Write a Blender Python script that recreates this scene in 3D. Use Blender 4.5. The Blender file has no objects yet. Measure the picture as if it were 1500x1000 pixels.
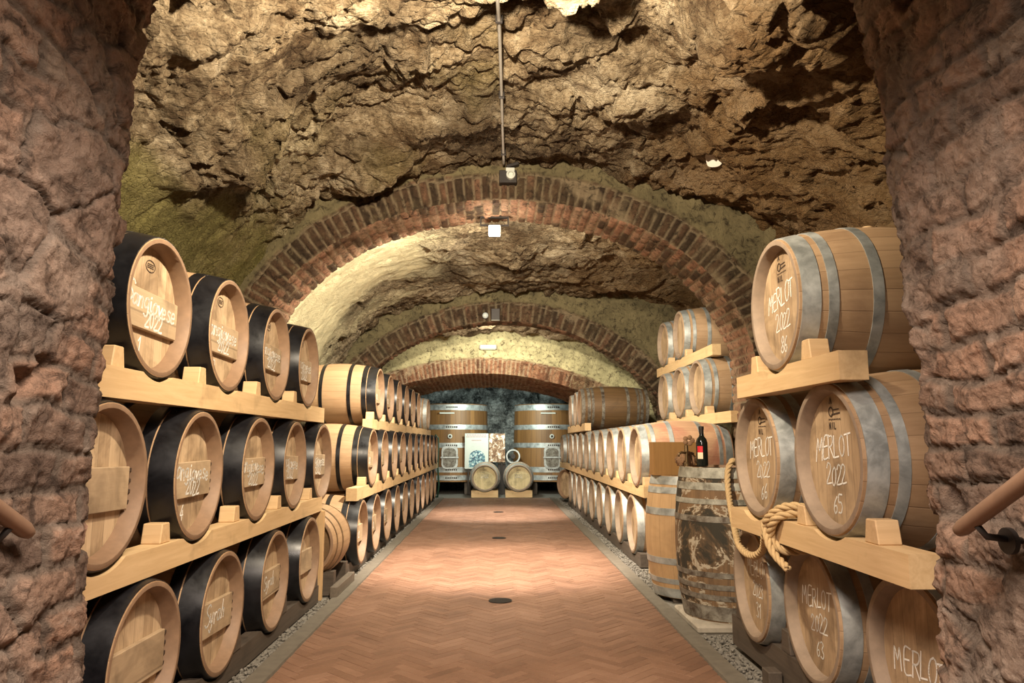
import bpy, bmesh, math, random
import numpy as np
from mathutils import Vector, Matrix
random.seed(7); RNG = np.random.default_rng(7)
C = bpy.context.scene.collection
PI = math.pi

# ------------------------------------------------------------------ noise
def _hash(ix, iy, iz, seed):
    h = (ix.astype(np.int64)*374761393 + iy.astype(np.int64)*668265263 + iz.astype(np.int64)*2147483647 + seed*974711) & 0xffffffff
    h = ((h ^ (h >> 13))*1274126177) & 0xffffffff
    h = ((h ^ (h >> 16))*2246822519) & 0xffffffff
    return (h ^ (h >> 15)) & 0xffffffff
def vnoise(P, seed=0):
    F = np.floor(P); f = P-F; F = F.astype(np.int64); u = f*f*f*(f*(f*6-15)+10)
    out = 0
    for dx in (0, 1):
        for dy in (0, 1):
            for dz in (0, 1):
                h = _hash(F[..., 0]+dx, F[..., 1]+dy, F[..., 2]+dz, seed)
                gx = (h & 1023)/511.5-1; gy = ((h >> 10) & 1023)/511.5-1; gz = ((h >> 20) & 1023)/511.5-1
                d = gx*(f[..., 0]-dx)+gy*(f[..., 1]-dy)+gz*(f[..., 2]-dz)
                w = (u[..., 0] if dx else 1-u[..., 0])*(u[..., 1] if dy else 1-u[..., 1])*(u[..., 2] if dz else 1-u[..., 2])
                out = out+w*d
    return out*1.2
def fbm(P, sc=1, octv=4, seed=0, gain=.5):
    o = 0; a = 1; s = sc
    for k in range(octv):
        o = o+a*vnoise(P*s+k*17.3, seed+k); a *= gain; s *= 2.03
    return o
def ridged(P, sc=1, octv=4, seed=0, gain=.5):
    o = 0; a = 1; s = sc; t = 0
    for k in range(octv):
        o = o+a*(1-np.abs(vnoise(P*s+k*11.7, seed+k))*2.2); t += a; a *= gain; s *= 2.07
    return o/t
def voro(P, sc=1, seed=0):
    Q = P*sc; F = np.floor(Q).astype(np.int64); f1 = np.full(Q.shape[:-1], 9.); f2 = f1.copy(); rid = np.zeros(Q.shape[:-1])
    for dx in (-1, 0, 1):
        for dy in (-1, 0, 1):
            for dz in (-1, 0, 1):
                c = F+np.array([dx, dy, dz]); h = _hash(c[..., 0], c[..., 1], c[..., 2], seed)
                pt = c+np.stack([(h & 1023)/1023, ((h >> 10) & 1023)/1023, ((h >> 20) & 1023)/1023], -1)
                d = np.linalg.norm(pt-Q, axis=-1)
                nearer = d < f1
                f2 = np.where(nearer, f1, np.minimum(f2, d)); rid = np.where(nearer, (h % 997)/997., rid); f1 = np.where(nearer, d, f1)
    return f1, f2, rid
def sstep(a, b, x):
    t = np.clip((x-a)/(b-a), 0, 1); return t*t*(3-2*t)

# ------------------------------------------------------------------ mesh helpers
def mesh_np(name, V, Fq, tint=None, smooth=False, mat=None):
    me = bpy.data.meshes.new(name); V = np.asarray(V, np.float32); Fq = np.asarray(Fq, np.int32); k = Fq.shape[1]
    me.vertices.add(len(V)); me.vertices.foreach_set('co', V.ravel())
    me.loops.add(Fq.size); me.loops.foreach_set('vertex_index', Fq.ravel())
    me.polygons.add(len(Fq)); me.polygons.foreach_set('loop_start', np.arange(0, Fq.size, k, dtype=np.int32))
    me.polygons.foreach_set('use_smooth', np.full(len(Fq), smooth))
    me.update(calc_edges=True)
    if tint is not None:
        a = me.color_attributes.new('tint', 'FLOAT_COLOR', 'POINT')
        a.data.foreach_set('color', np.c_[tint, np.ones(len(V))].astype(np.float32).ravel())
    me.validate()
    if mat: me.materials.append(mat)
    return me
def grid_faces(nu, nv, flip=False, base=0):
    i = np.arange(nu-1)[:, None]; j = np.arange(nv-1)[None, :]
    a = base+i*nv+j; q = np.stack([a, a+1, a+nv+1, a+nv], -1).reshape(-1, 4)
    return q[:, ::-1] if flip else q
def link(name, me, parent=None, loc=(0, 0, 0), rot=(0, 0, 0)):
    o = bpy.data.objects.new(name, me); C.objects.link(o); o.location = loc; o.rotation_euler = rot
    if parent: o.parent = parent
    return o
def tag(o, label, cat, group=None):
    o['label'] = label; o['category'] = cat
    if group: o['group'] = group
    return o
def thing(name, label, cat, loc=(0, 0, 0), rotz=0, group=None):
    o = bpy.data.objects.new(name, None); C.objects.link(o); o.empty_display_size = .1
    o.location = loc; o.rotation_euler = (0, 0, rotz)
    return tag(o, label, cat, group)
def struct(o, label=None, cat='structure'):
    o['kind'] = 'structure'
    if label: o['label'] = label; o['category'] = cat
    return o
def bm_mesh(name, bm, mat=None, smooth=False):
    bmesh.ops.recalc_face_normals(bm, faces=bm.faces[:])
    me = bpy.data.meshes.new(name); bm.to_mesh(me); bm.free()
    if mat: me.materials.append(mat)
    if smooth:
        for p in me.polygons: p.use_smooth = True
    return me
def bbox(bm, x0, x1, y0, y1, z0, z1, bev=0):
    vs = [bm.verts.new(p) for p in ((x0,y0,z0),(x1,y0,z0),(x1,y1,z0),(x0,y1,z0),(x0,y0,z1),(x1,y0,z1),(x1,y1,z1),(x0,y1,z1))]
    fs = [bm.faces.new([vs[i] for i in f]) for f in ((0,3,2,1),(4,5,6,7),(0,1,5,4),(1,2,6,5),(2,3,7,6),(3,0,4,7))]
    if bev:
        es = list({e for f in fs for e in f.edges})
        bmesh.ops.bevel(bm, geom=es, offset=bev, segments=1, affect='EDGES', profile=.5)
    return bm
def box_mesh(name, x0, x1, y0, y1, z0, z1, mat, bev=.004):
    return bm_mesh(name, bbox(bmesh.new(), x0, x1, y0, y1, z0, z1, bev), mat)
def lathe(name, prof, seg, mat, axis='x', smooth=True, sharp=None, closed=False):
    """revolve (t, r) pairs; axis x or z. r == 0 makes a pole."""
    bm = bmesh.new(); rings = []
    for t, r in prof:
        if r < 1e-6:
            rings.append([bm.verts.new((t, 0, 0) if axis == 'x' else (0, 0, t))])
        else:
            rings.append([bm.verts.new((t, r*math.sin(a), r*math.cos(a)) if axis == 'x' else (r*math.cos(a), r*math.sin(a), t)) for a in (2*PI*k/seg for k in range(seg))])
    pairs = list(zip(rings, rings[1:]))
    if closed: pairs.append((rings[-1], rings[0]))
    for A, B in pairs:
        for k in range(seg):
            l = (k+1) % seg
            if len(A) == 1 and len(B) == 1: break
            if len(A) == 1: bm.faces.new((A[0], B[k], B[l]))
            elif len(B) == 1: bm.faces.new((A[k], B[0], A[l]))
            else: bm.faces.new((A[k], B[k], B[l], A[l]))
    me = bm_mesh(name, bm, mat, smooth)
    if smooth: me.set_sharp_from_angle(angle=math.radians(35))
    return me
def tube(bm, pts, r, n=8, cap=True):
    pts = [Vector(p) for p in pts]; rings = []; up = None
    for i, p in enumerate(pts):
        d = (pts[min(i+1, len(pts)-1)]-pts[max(i-1, 0)]).normalized()
        if up is None: up = d.orthogonal().normalized()
        up = (up-d*up.dot(d)).normalized(); s = d.cross(up)
        rr = r[i] if isinstance(r, (list, tuple)) else r
        rings.append([bm.verts.new(p+(up*math.cos(a)+s*math.sin(a))*rr) for a in (2*PI*k/n for k in range(n))])
    for A, B in zip(rings, rings[1:]):
        for k in range(n): bm.faces.new((A[k], A[(k+1) % n], B[(k+1) % n], B[k]))
    if cap: bm.faces.new(rings[0][::-1]); bm.faces.new(rings[-1])
def catmull(P, n):
    P = np.array(P, float); out = []
    for i in range(len(P)-1):
        p0, p1, p2, p3 = P[max(i-1, 0)], P[i], P[i+1], P[min(i+2, len(P)-1)]
        for t in np.linspace(0, 1, n, endpoint=False):
            out.append(.5*((2*p1)+(-p0+p2)*t+(2*p0-5*p1+4*p2-p3)*t*t+(-p0+3*p1-3*p2+p3)*t**3))
    out.append(P[-1]); return np.array(out)

# ------------------------------------------------------------------ materials
class NT:
    def __init__(s, name):
        s.m = bpy.data.materials.new(name); s.m.use_nodes = True; s.t = s.m.node_tree
        s.b = s.t.nodes['Principled BSDF']; s.out = s.t.nodes['Material Output']
    def n(s, typ, _in=None, **kw):
        nd = s.t.nodes.new('ShaderNode'+typ)
        for k, v in kw.items(): setattr(nd, k, v)
        for k, v in (_in or {}).items(): s.set(nd, k, v)
        return nd
    def set(s, nd, k, v):
        if isinstance(v, bpy.types.NodeSocket): s.t.links.new(v, nd.inputs[k])
        else: nd.inputs[k].default_value = v
    def math(s, op, a, b=0.0, c=0.0, clamp=False):
        nd = s.t.nodes.new('ShaderNodeMath'); nd.operation = op; nd.use_clamp = clamp
        s.set(nd, 0, a); s.set(nd, 1, b)
        if op in ('MULTIPLY_ADD', 'SMOOTH_MIN', 'WRAP'): s.set(nd, 2, c)
        return nd.outputs[0]
    def mix(s, f, a, b, mode='MIX'):
        nd = s.t.nodes.new('ShaderNodeMix'); nd.data_type = 'RGBA'; nd.blend_type = mode
        s.set(nd, 0, f)
        for k, v in ((6, a), (7, b)): s.set(nd, k, v if isinstance(v, bpy.types.NodeSocket) else (*v, 1))
        return nd.outputs[2]
    def ramp(s, f, stops, interp='LINEAR'):
        nd = s.t.nodes.new('ShaderNodeValToRGB'); s.set(nd, 0, f); e = nd.color_ramp.elements; nd.color_ramp.interpolation = interp
        while len(e) < len(stops): e.new(.5)
        for el, (p, c) in zip(e, stops): el.position = p; el.color = (*c, 1) if len(c) == 3 else c
        return nd.outputs[0]
    def rng(s, v, a, b, c=0., d=1.):
        nd = s.n('MapRange', {0: v, 1: a, 2: b, 3: c, 4: d}); return nd.outputs[0]
    def co(s, scale=(1, 1, 1)):
        tc = s.n('TexCoord').outputs['Object']
        return s.n('Mapping', {0: tc, 'Scale': scale}).outputs[0]
    def noise(s, v, sc, det=4, rough=.55, dist=0., dim='3D'):
        return s.n('TexNoise', {'Vector': v, 'Scale': sc, 'Detail': det, 'Roughness': rough, 'Distortion': dist}).outputs[0]
    def bump(s, h, st=.5, dist=.01, nrm=None):
        d = {'Height': h, 'Strength': st, 'Distance': dist}
        if nrm: d['Normal'] = nrm
        return s.n('Bump', d).outputs[0]
    def fin(s, col, rough=.7, normal=None, metal=0., spec=.4):
        for k, v in (('Base Color', col), ('Roughness', rough), ('Metallic', metal), ('Specular IOR Level', spec)):
            s.set(s.b, k, (*v, 1) if isinstance(v, tuple) else v)
        if normal: s.set(s.b, 'Normal', normal)
        return s.m
def objrand(s): return s.n('ObjectInfo').outputs['Random']

def mat_staves(name, lo, hi, nst=24, stain=(.25, .12, .06), stain_amt=.25, rough=.6, groove=.32, st0=.5, st1=.72, stsc=2.6):
    s = NT(name); tc = s.n('TexCoord').outputs['Object']; sp = s.n('SeparateXYZ', {0: tc})
    ang = s.math('ARCTAN2', sp.outputs[1], sp.outputs[2]); a = s.math('MULTIPLY', ang, nst/(2*PI)); fl = s.math('FLOOR', a); fr = s.math('FRACT', a)
    rnd = objrand(s)
    wn = s.n('TexWhiteNoise', {'Vector': s.n('CombineXYZ', {0: fl, 1: s.math('MULTIPLY', rnd, 91.)}).outputs[0]}, noise_dimensions='3D').outputs[0]
    v = s.n('CombineXYZ', {0: s.math('MULTIPLY', sp.outputs[0], 1.2), 1: s.math('MULTIPLY', sp.outputs[1], 22.), 2: s.math('MULTIPLY', sp.outputs[2], 22.)}).outputs[0]
    vv = s.n('VectorMath', {0: v, 1: s.n('CombineXYZ', {0: s.math('MULTIPLY', rnd, 50.), 1: wn, 2: 0.}).outputs[0]}, operation='ADD').outputs[0]
    g = s.noise(vv, 2.0, 5, .6, .4)
    f = s.math('ADD', s.math('MULTIPLY', wn, .3), s.math('MULTIPLY', g, .8)); f = s.math('ADD', f, s.math('MULTIPLY', rnd, .25)); f = s.math('SUBTRACT', f, .25)
    col = s.mix(s.math('MULTIPLY', f, 1., clamp=True), lo, hi)
    st = s.noise(s.n('VectorMath', {0: tc, 1: s.n('CombineXYZ', {0: s.math('MULTIPLY', rnd, 33.)}).outputs[0]}, operation='ADD').outputs[0], stsc, 6, .65, .6)
    col = s.mix(s.math('MULTIPLY', s.rng(st, st0, st1), stain_amt), col, stain)
    if stain_amt == .95: col = s.mix(s.math('MULTIPLY', s.rng(st, .455, .475, 0., 1.), s.rng(st, .495, .51, .8, 0.)), col, (.40, .35, .26))
    gd = s.math('MINIMUM', fr, s.math('SUBTRACT', 1., fr)); gm = s.rng(gd, 0., .035, 1., 0.)
    col = s.mix(s.math('MULTIPLY', gm, groove), col, tuple(c*.3 for c in lo))
    h = s.math('SUBTRACT', s.math('MULTIPLY', g, .35), gm)
    return s.fin(col, rough, s.bump(h, .35, .004))
def mat_head(name, lo, hi, nb=7, grain='z'):
    s = NT(name); tc = s.n('TexCoord').outputs['Object']; sp = s.n('SeparateXYZ', {0: tc}); rnd = objrand(s)
    A, B = (sp.outputs[1], sp.outputs[2]) if grain == 'z' else (sp.outputs[2], sp.outputs[1])
    a = s.math('MULTIPLY_ADD', A, nb/.54, s.math('MULTIPLY', rnd, 9.)); fl = s.math('FLOOR', a); fr = s.math('FRACT', a)
    wn = s.n('TexWhiteNoise', {'Vector': s.n('CombineXYZ', {0: fl, 1: s.math('MULTIPLY', rnd, 7.)}).outputs[0]}).outputs[0]
    v = s.n('CombineXYZ', {0: s.math('MULTIPLY', A, 26.), 1: s.math('MULTIPLY_ADD', B, 2.2, s.math('MULTIPLY', wn, 20.)), 2: s.math('MULTIPLY', rnd, 40.)}).outputs[0]
    g = s.noise(v, 2.2, 6, .62, 1.0)
    col = s.mix(s.math('ADD', s.math('MULTIPLY', g, .95), s.math('MULTIPLY', s.math('SUBTRACT', wn, .5), .35), clamp=True), lo, hi)
    bl = s.noise(s.n('VectorMath', {0: tc, 1: s.n('CombineXYZ', {0: s.math('MULTIPLY', rnd, 77.)}).outputs[0]}, operation='ADD').outputs[0], 5., 5, .6, .5)
    col = s.mix(s.rng(bl, .47, .68, 0., .72), col, tuple(c*.5 for c in lo))
    gm = s.rng(s.math('MINIMUM', fr, s.math('SUBTRACT', 1., fr)), 0., .03, 1., 0.)
    col = s.mix(s.math('MULTIPLY', gm, .55), col, tuple(c*.3 for c in lo))
    return s.fin(col, .62, s.bump(s.math('SUBTRACT', s.math('MULTIPLY', g, .4), gm), .3, .003))
def mat_metal(name, c1, c2, metal, r1, r2, sc=9.):
    s = NT(name); v = s.n('VectorMath', {0: s.co(), 1: s.n('CombineXYZ', {0: s.math('MULTIPLY', objrand(s), 40.)}).outputs[0]}, operation='ADD').outputs[0]
    n = s.noise(v, sc, 6, .65, .3); f = s.rng(n, .35, .68)
    return s.fin(s.mix(f, c1, c2), s.rng(n, .3, .7, r1, r2), s.bump(n, .15, .003), metal)
def mat_plank(name, lo, hi, axis=1, rough=.6, dark=.4, sc=1.):
    s = NT(name); tc = s.n('TexCoord').outputs['Object']; sp = s.n('SeparateXYZ', {0: tc}); rnd = objrand(s)
    k = [26., 26., 26.]; k[axis] = 1.6
    v = s.n('CombineXYZ', {i: s.math('MULTIPLY_ADD', sp.outputs[i], k[i]*sc, s.math('MULTIPLY', rnd, 30.+i)) for i in range(3)}).outputs[0]
    g = s.noise(v, 1.6, 5, .6, .7); kn = s.noise(tc, 6., 3, .5, .3)
    col = s.mix(g, lo, hi); col = s.mix(s.rng(kn, .58, .74, 0., dark), col, tuple(c*.4 for c in lo))
    return s.fin(col, rough, s.bump(g, .2, .003))
def mat_rock(name, pale, tan, brown, dark, moss, plaster):
    """tint.r = damp/mossy, tint.g = plaster smooth, tint.b = ochre"""
    s = NT(name); co = s.co(); at = s.n('Attribute', attribute_name='tint'); sp = s.n('SeparateColor', {0: at.outputs['Color']})
    n1 = s.noise(co, 1.3, 7, .62, .7); n2 = s.noise(co, 5.5, 8, .7, 1.0); n3 = s.noise(co, 24., 6, .7, .6)
    mp = s.n('Mapping', {0: co, 'Rotation': (.5, .35, .5), 'Scale': (1., 2.6, 4.)}).outputs[0]
    n4 = s.noise(mp, 1.5, 8, .68, 1.4)
    f = s.math('ADD', s.math('MULTIPLY', n1, .45), s.math('ADD', s.math('MULTIPLY', n2, .35), s.math('MULTIPLY', n3, .25)))
    col = s.ramp(f, [(.36, dark), (.45, brown), (.53, tan), (.64, pale)])
    n0 = s.noise(co, .75, 5, .6, .8); col = s.mix(s.rng(n0, .46, .62, 0., .7), col, s.mix(n2, dark, brown)); col = s.mix(s.rng(n0, .30, .42, .45, 0.), col, pale)
    col = s.mix(s.rng(n4, .53, .66, 0., .75), col, brown)
    col = s.mix(s.rng(s.noise(mp, 2.4, 8, .7, 1.8), .60, .68, 0., .8), col, dark)
    col = s.mix(s.math('MULTIPLY', sp.outputs[2], .75), col, s.mix(f, (.05, .024, .008), (.30, .165, .06)))
    col = s.mix(sp.outputs[0], col, s.mix(f, tuple(c*.35 for c in moss), tuple(c*1.5 for c in moss)))
    col = s.mix(sp.outputs[1], col, s.mix(s.rng(n2, .3, .62), tuple(c*.65 for c in plaster), plaster))
    vo = s.n('TexVoronoi', {'Vector': mp, 'Scale': 9., 'Randomness': 1.}, feature='DISTANCE_TO_EDGE').outputs[0]
    rough_amt = s.math('SUBTRACT', 1., s.math('MULTIPLY', sp.outputs[1], .8))
    h = s.math('ADD', s.math('MULTIPLY', n2, 1.2), s.math('ADD', s.math('MULTIPLY', n3, .5), s.math('MULTIPLY', s.rng(vo, 0., .12), .25)))
    h = s.math('MULTIPLY', h, rough_amt)
    nb = s.bump(h, 1., .07); nb = s.bump(s.math('MULTIPLY', s.noise(co, 70., 5, .7), rough_amt), .8, .012, nb)
    return s.fin(col, .9, nb, 0., .15)
def mat_brick(name, hues, mortar, plaster):
    """tint.r = per-brick random, tint.g = mortar mask, tint.b = plaster mask"""
    s = NT(name); co = s.co(); at = s.n('Attribute', attribute_name='tint'); sp = s.n('SeparateColor', {0: at.outputs['Color']})
    n1 = s.noise(co, 4., 6, .65, .5); n2 = s.noise(co, 28., 6, .7, .3); n3 = s.noise(co, 1.6, 4, .6)
    v = s.math('ADD', sp.outputs[0], s.math('MULTIPLY', s.math('SUBTRACT', n1, .5), .9))
    col = s.ramp(v, [(i/(len(hues)-1), h) for i, h in enumerate(hues)])
    col = s.mix(s.rng(n2, .35, .7, .0, .55), col, tuple(c*.45 for c in hues[0]))
    mo = s.mix(n2, tuple(c*.5 for c in mortar), tuple(c*1.3 for c in mortar))
    col = s.mix(sp.outputs[1], col, mo)
    pl = s.mix(s.rng(n1, .3, .7), tuple(c*.55 for c in plaster), tuple(c*1.1 for c in plaster))
    col = s.mix(sp.outputs[2], col, pl)
    col = s.mix(s.rng(n3, .5, .75, 0., .35), col, tuple(c*.5 for c in plaster))
    n5 = s.noise(co, 13., 8, .75, .8); col = s.mix(s.rng(n5, .51, .63, 0., .8), col, tuple(c*.3 for c in hues[0])); col = s.mix(s.rng(n5, .34, .44, .35, 0.), col, tuple(min(1, c*1.3) for c in plaster))
    nb = s.bump(s.math('ADD', n1, s.math('ADD', s.math('MULTIPLY', n2, .6), s.math('MULTIPLY', n5, -.9))), .9, .025); nb = s.bump(s.noise(co, 90., 5, .7), .5, .006, nb)
    return s.fin(col, .88, nb, 0., .2)
def mat_plain(name, c, rough=.6, metal=0., var=.25, sc=20.):
    s = NT(name); n = s.noise(s.co(), sc, 5, .6)
    return s.fin(s.mix(n, tuple(x*(1-var) for x in c), tuple(min(1, x*(1+var)) for x in c)), rough, s.bump(n, .15, .004), metal)
def mat_emit(name, c, e):
    s = NT(name); s.set(s.b, 'Base Color', (*c, 1)); s.set(s.b, 'Emission Color', (*c, 1)); s.set(s.b, 'Emission Strength', e); return s.m

M = {}
M['oak'] = mat_staves('oak_staves', (.24, .14, .07), (.50, .33, .185))
M['oak_r'] = mat_staves('oak_staves_aged', (.22, .13, .065), (.46, .31, .18), stain=(.13, .07, .04), stain_amt=.35)
M['oak_wine'] = mat_staves('oak_staves_wine_stained', (.30, .16, .09), (.58, .37, .22), stain=(.30, .09, .065), stain_amt=.8)
M['oak_dark'] = mat_staves('oak_staves_dark', (.085, .045, .018), (.22, .13, .055), stain=(.05, .028, .012), stain_amt=.5)
M['oak_worn'] = mat_staves('oak_staves_weathered', (.08, .048, .025), (.32, .19, .09), nst=20, stain=(.022, .02, .013), stain_amt=.95, rough=.8, st0=.49, st1=.56, stsc=3.0)
M['oak_upright'] = mat_staves('oak_staves_upright', (.28, .16, .07), (.50, .33, .17), nst=20, stain=(.16, .09, .045), stain_amt=.35)
M['head'] = mat_head('oak_head', (.27, .175, .095), (.68, .51, .32))
M['head_r'] = mat_head('oak_head_aged', (.235, .15, .08), (.56, .41, .25))
M['head_pale'] = mat_head('oak_head_pale', (.42, .33, .16), (.75, .62, .36))
M['board'] = mat_head('oak_label_board', (.33, .235, .14), (.52, .39, .245), 2, 'y')
M['black'] = mat_metal('black_hoop', (.004, .004, .005), (.010, .010, .012), .0, .25, .42)
M['galv'] = mat_metal('galvanised_hoop', (.24, .255, .245), (.50, .52, .50), .5, .36, .6)
M['rust'] = mat_metal('rusty_hoop', (.07, .05, .035), (.30, .28, .23), .3, .5, .8, 14.)
M['pale_hoop'] = mat_metal('chalky_hoop', (.14, .13, .10), (.44, .43, .36), .2, .5, .8, 12.)
M['pine'] = mat_plank('pale_pine', (.46, .29, .13), (.74, .54, .30))
M['pine_v'] = mat_plank('pale_pine_post', (.40, .24, .10), (.62, .42, .22), 2)
M['pine_x'] = mat_plank('pale_pine_chock', (.42, .26, .12), (.70, .50, .28), 0)
M['sleeper'] = mat_plank('dark_sleeper', (.035, .027, .02), (.13, .10, .075))
M['grey_timber'] = mat_plank('grey_timber', (.075, .06, .045), (.20, .165, .125))
M['chalk'] = mat_plain('white_chalk', (.85, .83, .76), .9, 0, .1, 60.)
M['stamp'] = mat_plain('black_stamp', (.05, .03, .018), .8)
M['iron'] = mat_plain('dark_iron', (.035, .03, .027), .5, .6)
M['rail'] = mat_plain('worn_handrail', (.20, .12, .075), .45, .2)
M['rock'] = mat_rock('tuff_rock', (.60, .50, .34), (.31, .235, .14), (.10, .064, .034), (.018, .011, .006), (.21, .185, .06), (.72, .64, .40))
M['rock_cold'] = mat_rock('cold_rock', (.80, .84, .80), (.30, .32, .30), (.04, .042, .04), (.008, .008, .008), (.14, .15, .06), (.7, .68, .5))
M['brick_near'] = mat_brick('rough_brick', [(.14, .095, .07), (.25, .16, .11), (.37, .22, .145), (.32, .235, .17)], (.135, .105, .08), (.27, .215, .17))
M['brick_arch'] = mat_brick('arch_brick', [(.045, .028, .016), (.10, .055, .03), (.36, .185, .11), (.33, .21, .13)], (.27, .205, .125), (.19, .155, .08))  # darkest hues hold the shade painted on the front ring
M['plaster'] = mat_brick('plaster_brick', [(.13, .062, .034), (.27, .125, .07), (.36, .18, .1), (.33, .22, .13)], (.48, .38, .25), (.62, .57, .32))
M['gravel'] = mat_plain('grey_gravel', (.17, .155, .13), .85, 0, .6, 45.)
M['kerb'] = mat_plain('stone_kerb', (.13, .112, .085), .85, 0, .4, 14.)
M['rope'] = mat_plain('hemp_rope', (.46, .32, .16), .85, 0, .3, 60.)
M['white'] = mat_plain('white_board', (.50, .52, .46), .6, 0, .05)
M['grey_stone'] = mat_plain('pale_stone', (.33, .29, .23), .85, 0, .45, 14.)
M['amber'] = mat_plank('amber_wood', (.19, .092, .022), (.31, .165, .048), 2)
M['brown'] = mat_plain('mottled_brown', (.20, .11, .055), .8, 0, .8, 40.)
M['cement'] = mat_plain('white_cement', (.70, .66, .56), .85, 0, .12)
M['lamp'] = mat_emit('lamp_glass', (1, .93, .78), 28)
M['lamp_dim'] = mat_emit('lamp_glass_dim', (.5, .52, .46), .35)
M['red'] = mat_plain('red_label', (.55, .02, .03), .5)
M['cream'] = mat_plain('cream_label', (.75, .62, .42), .6)
M['grey_box'] = mat_plain('grey_plastic', (.30, .28, .24), .5)
M['brass'] = mat_plain('old_brass', (.18, .12, .06), .4, .8)
M['green'] = mat_plain('dark_green_hose', (.015, .05, .03), .5)
s = NT('bottle_glass'); M['glass'] = s.fin((.008, .010, .008), .06, None, 0., .6)
# terracotta with per-brick tint
s = NT('terracotta'); at = s.n('Attribute', attribute_name='tint'); sp = s.n('SeparateColor', {0: at.outputs['Color']}); co = s.co()
n1 = s.noise(co, 1.4, 5, .6); n2 = s.noise(co, 40., 5, .65); n3 = s.noise(co, 6., 5, .6)
v = s.math('ADD', s.math('MULTIPLY', sp.outputs[0], .16), s.math('ADD', s.math('MULTIPLY', n1, .6), s.math('MULTIPLY', n2, .25)))
c = s.ramp(v, [(.25, (.105, .055, .034)), (.5, (.19, .103, .064)), (.75, (.28, .163, .108))])
c = s.mix(s.rng(n3, .5, .75, 0., .3), c, (.16, .085, .05)); c = s.mix(sp.outputs[1], c, (.17, .10, .066))
M['terracotta'] = s.fin(c, s.rng(n3, .3, .7, .42, .62), s.bump(n2, .25, .003), 0., .4)

# ------------------------------------------------------------------ camera
F_PX = 1060.; H = 1.24
pitch = math.atan(149/F_PX); yaw = math.atan(22*math.cos(pitch)/F_PX)
cam = bpy.data.cameras.new('camera'); cam.sensor_width = 36; cam.lens = F_PX/1500*36; cam.clip_start = .05; cam.clip_end = 100
co_ = bpy.data.objects.new('camera', cam); C.objects.link(co_); co_.location = (0, 0, H); co_.rotation_euler = (PI/2+pitch, 0, -yaw)
bpy.context.scene.camera = co_

# ------------------------------------------------------------------ profiles
def resample(P, n):
    d = np.r_[0, np.cumsum(np.linalg.norm(np.diff(P, axis=0), axis=1))]
    t = np.linspace(0, d[-1], n); return np.c_[np.interp(t, d, P[:, 0]), np.interp(t, d, P[:, 1])], d[-1]
def normals2(P):
    T = np.gradient(P, axis=0); T /= np.linalg.norm(T, axis=1)[:, None]
    N = np.c_[-T[:, 1], T[:, 0]]          # left to right over the top: this points outward
    K = np.ones(9)/9; Np = np.pad(N, ((4, 4), (0, 0)), mode='edge'); N = np.c_[np.convolve(Np[:, 0], K, 'valid'), np.convolve(Np[:, 1], K, 'valid')]
    return N/np.linalg.norm(N, axis=1)[:, None]
def vault_profile(cx, aL, aR, z0, b, nL, nR):
    th = np.linspace(PI, 0, 400); c = np.cos(th); sn = np.sin(th)
    n = np.where(c < 0, nL, nR); a = np.where(c < 0, aL, aR)
    x = cx+a*np.sign(c)*np.abs(c)**(2/n); z = z0+b*np.abs(sn)**(2/n)
    return np.r_[[[x[0], -.05]], np.c_[x, z], [[x[-1], -.05]]]
def ellipse_profile(cx, a, z0, b):
    th = np.linspace(PI, 0, 300); return np.r_[[[cx-a, -.05]], np.c_[cx+a*np.cos(th), z0+b*np.sin(th)], [[cx+a, -.05]]]
def circle_profile(cx, cz, R, xl, xr):
    x = np.linspace(xl, xr, 300); return np.r_[[[xl, -.05]], np.c_[x, cz+np.sqrt(R*R-(x-cx)**2)], [[xr, -.05]]]

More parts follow.
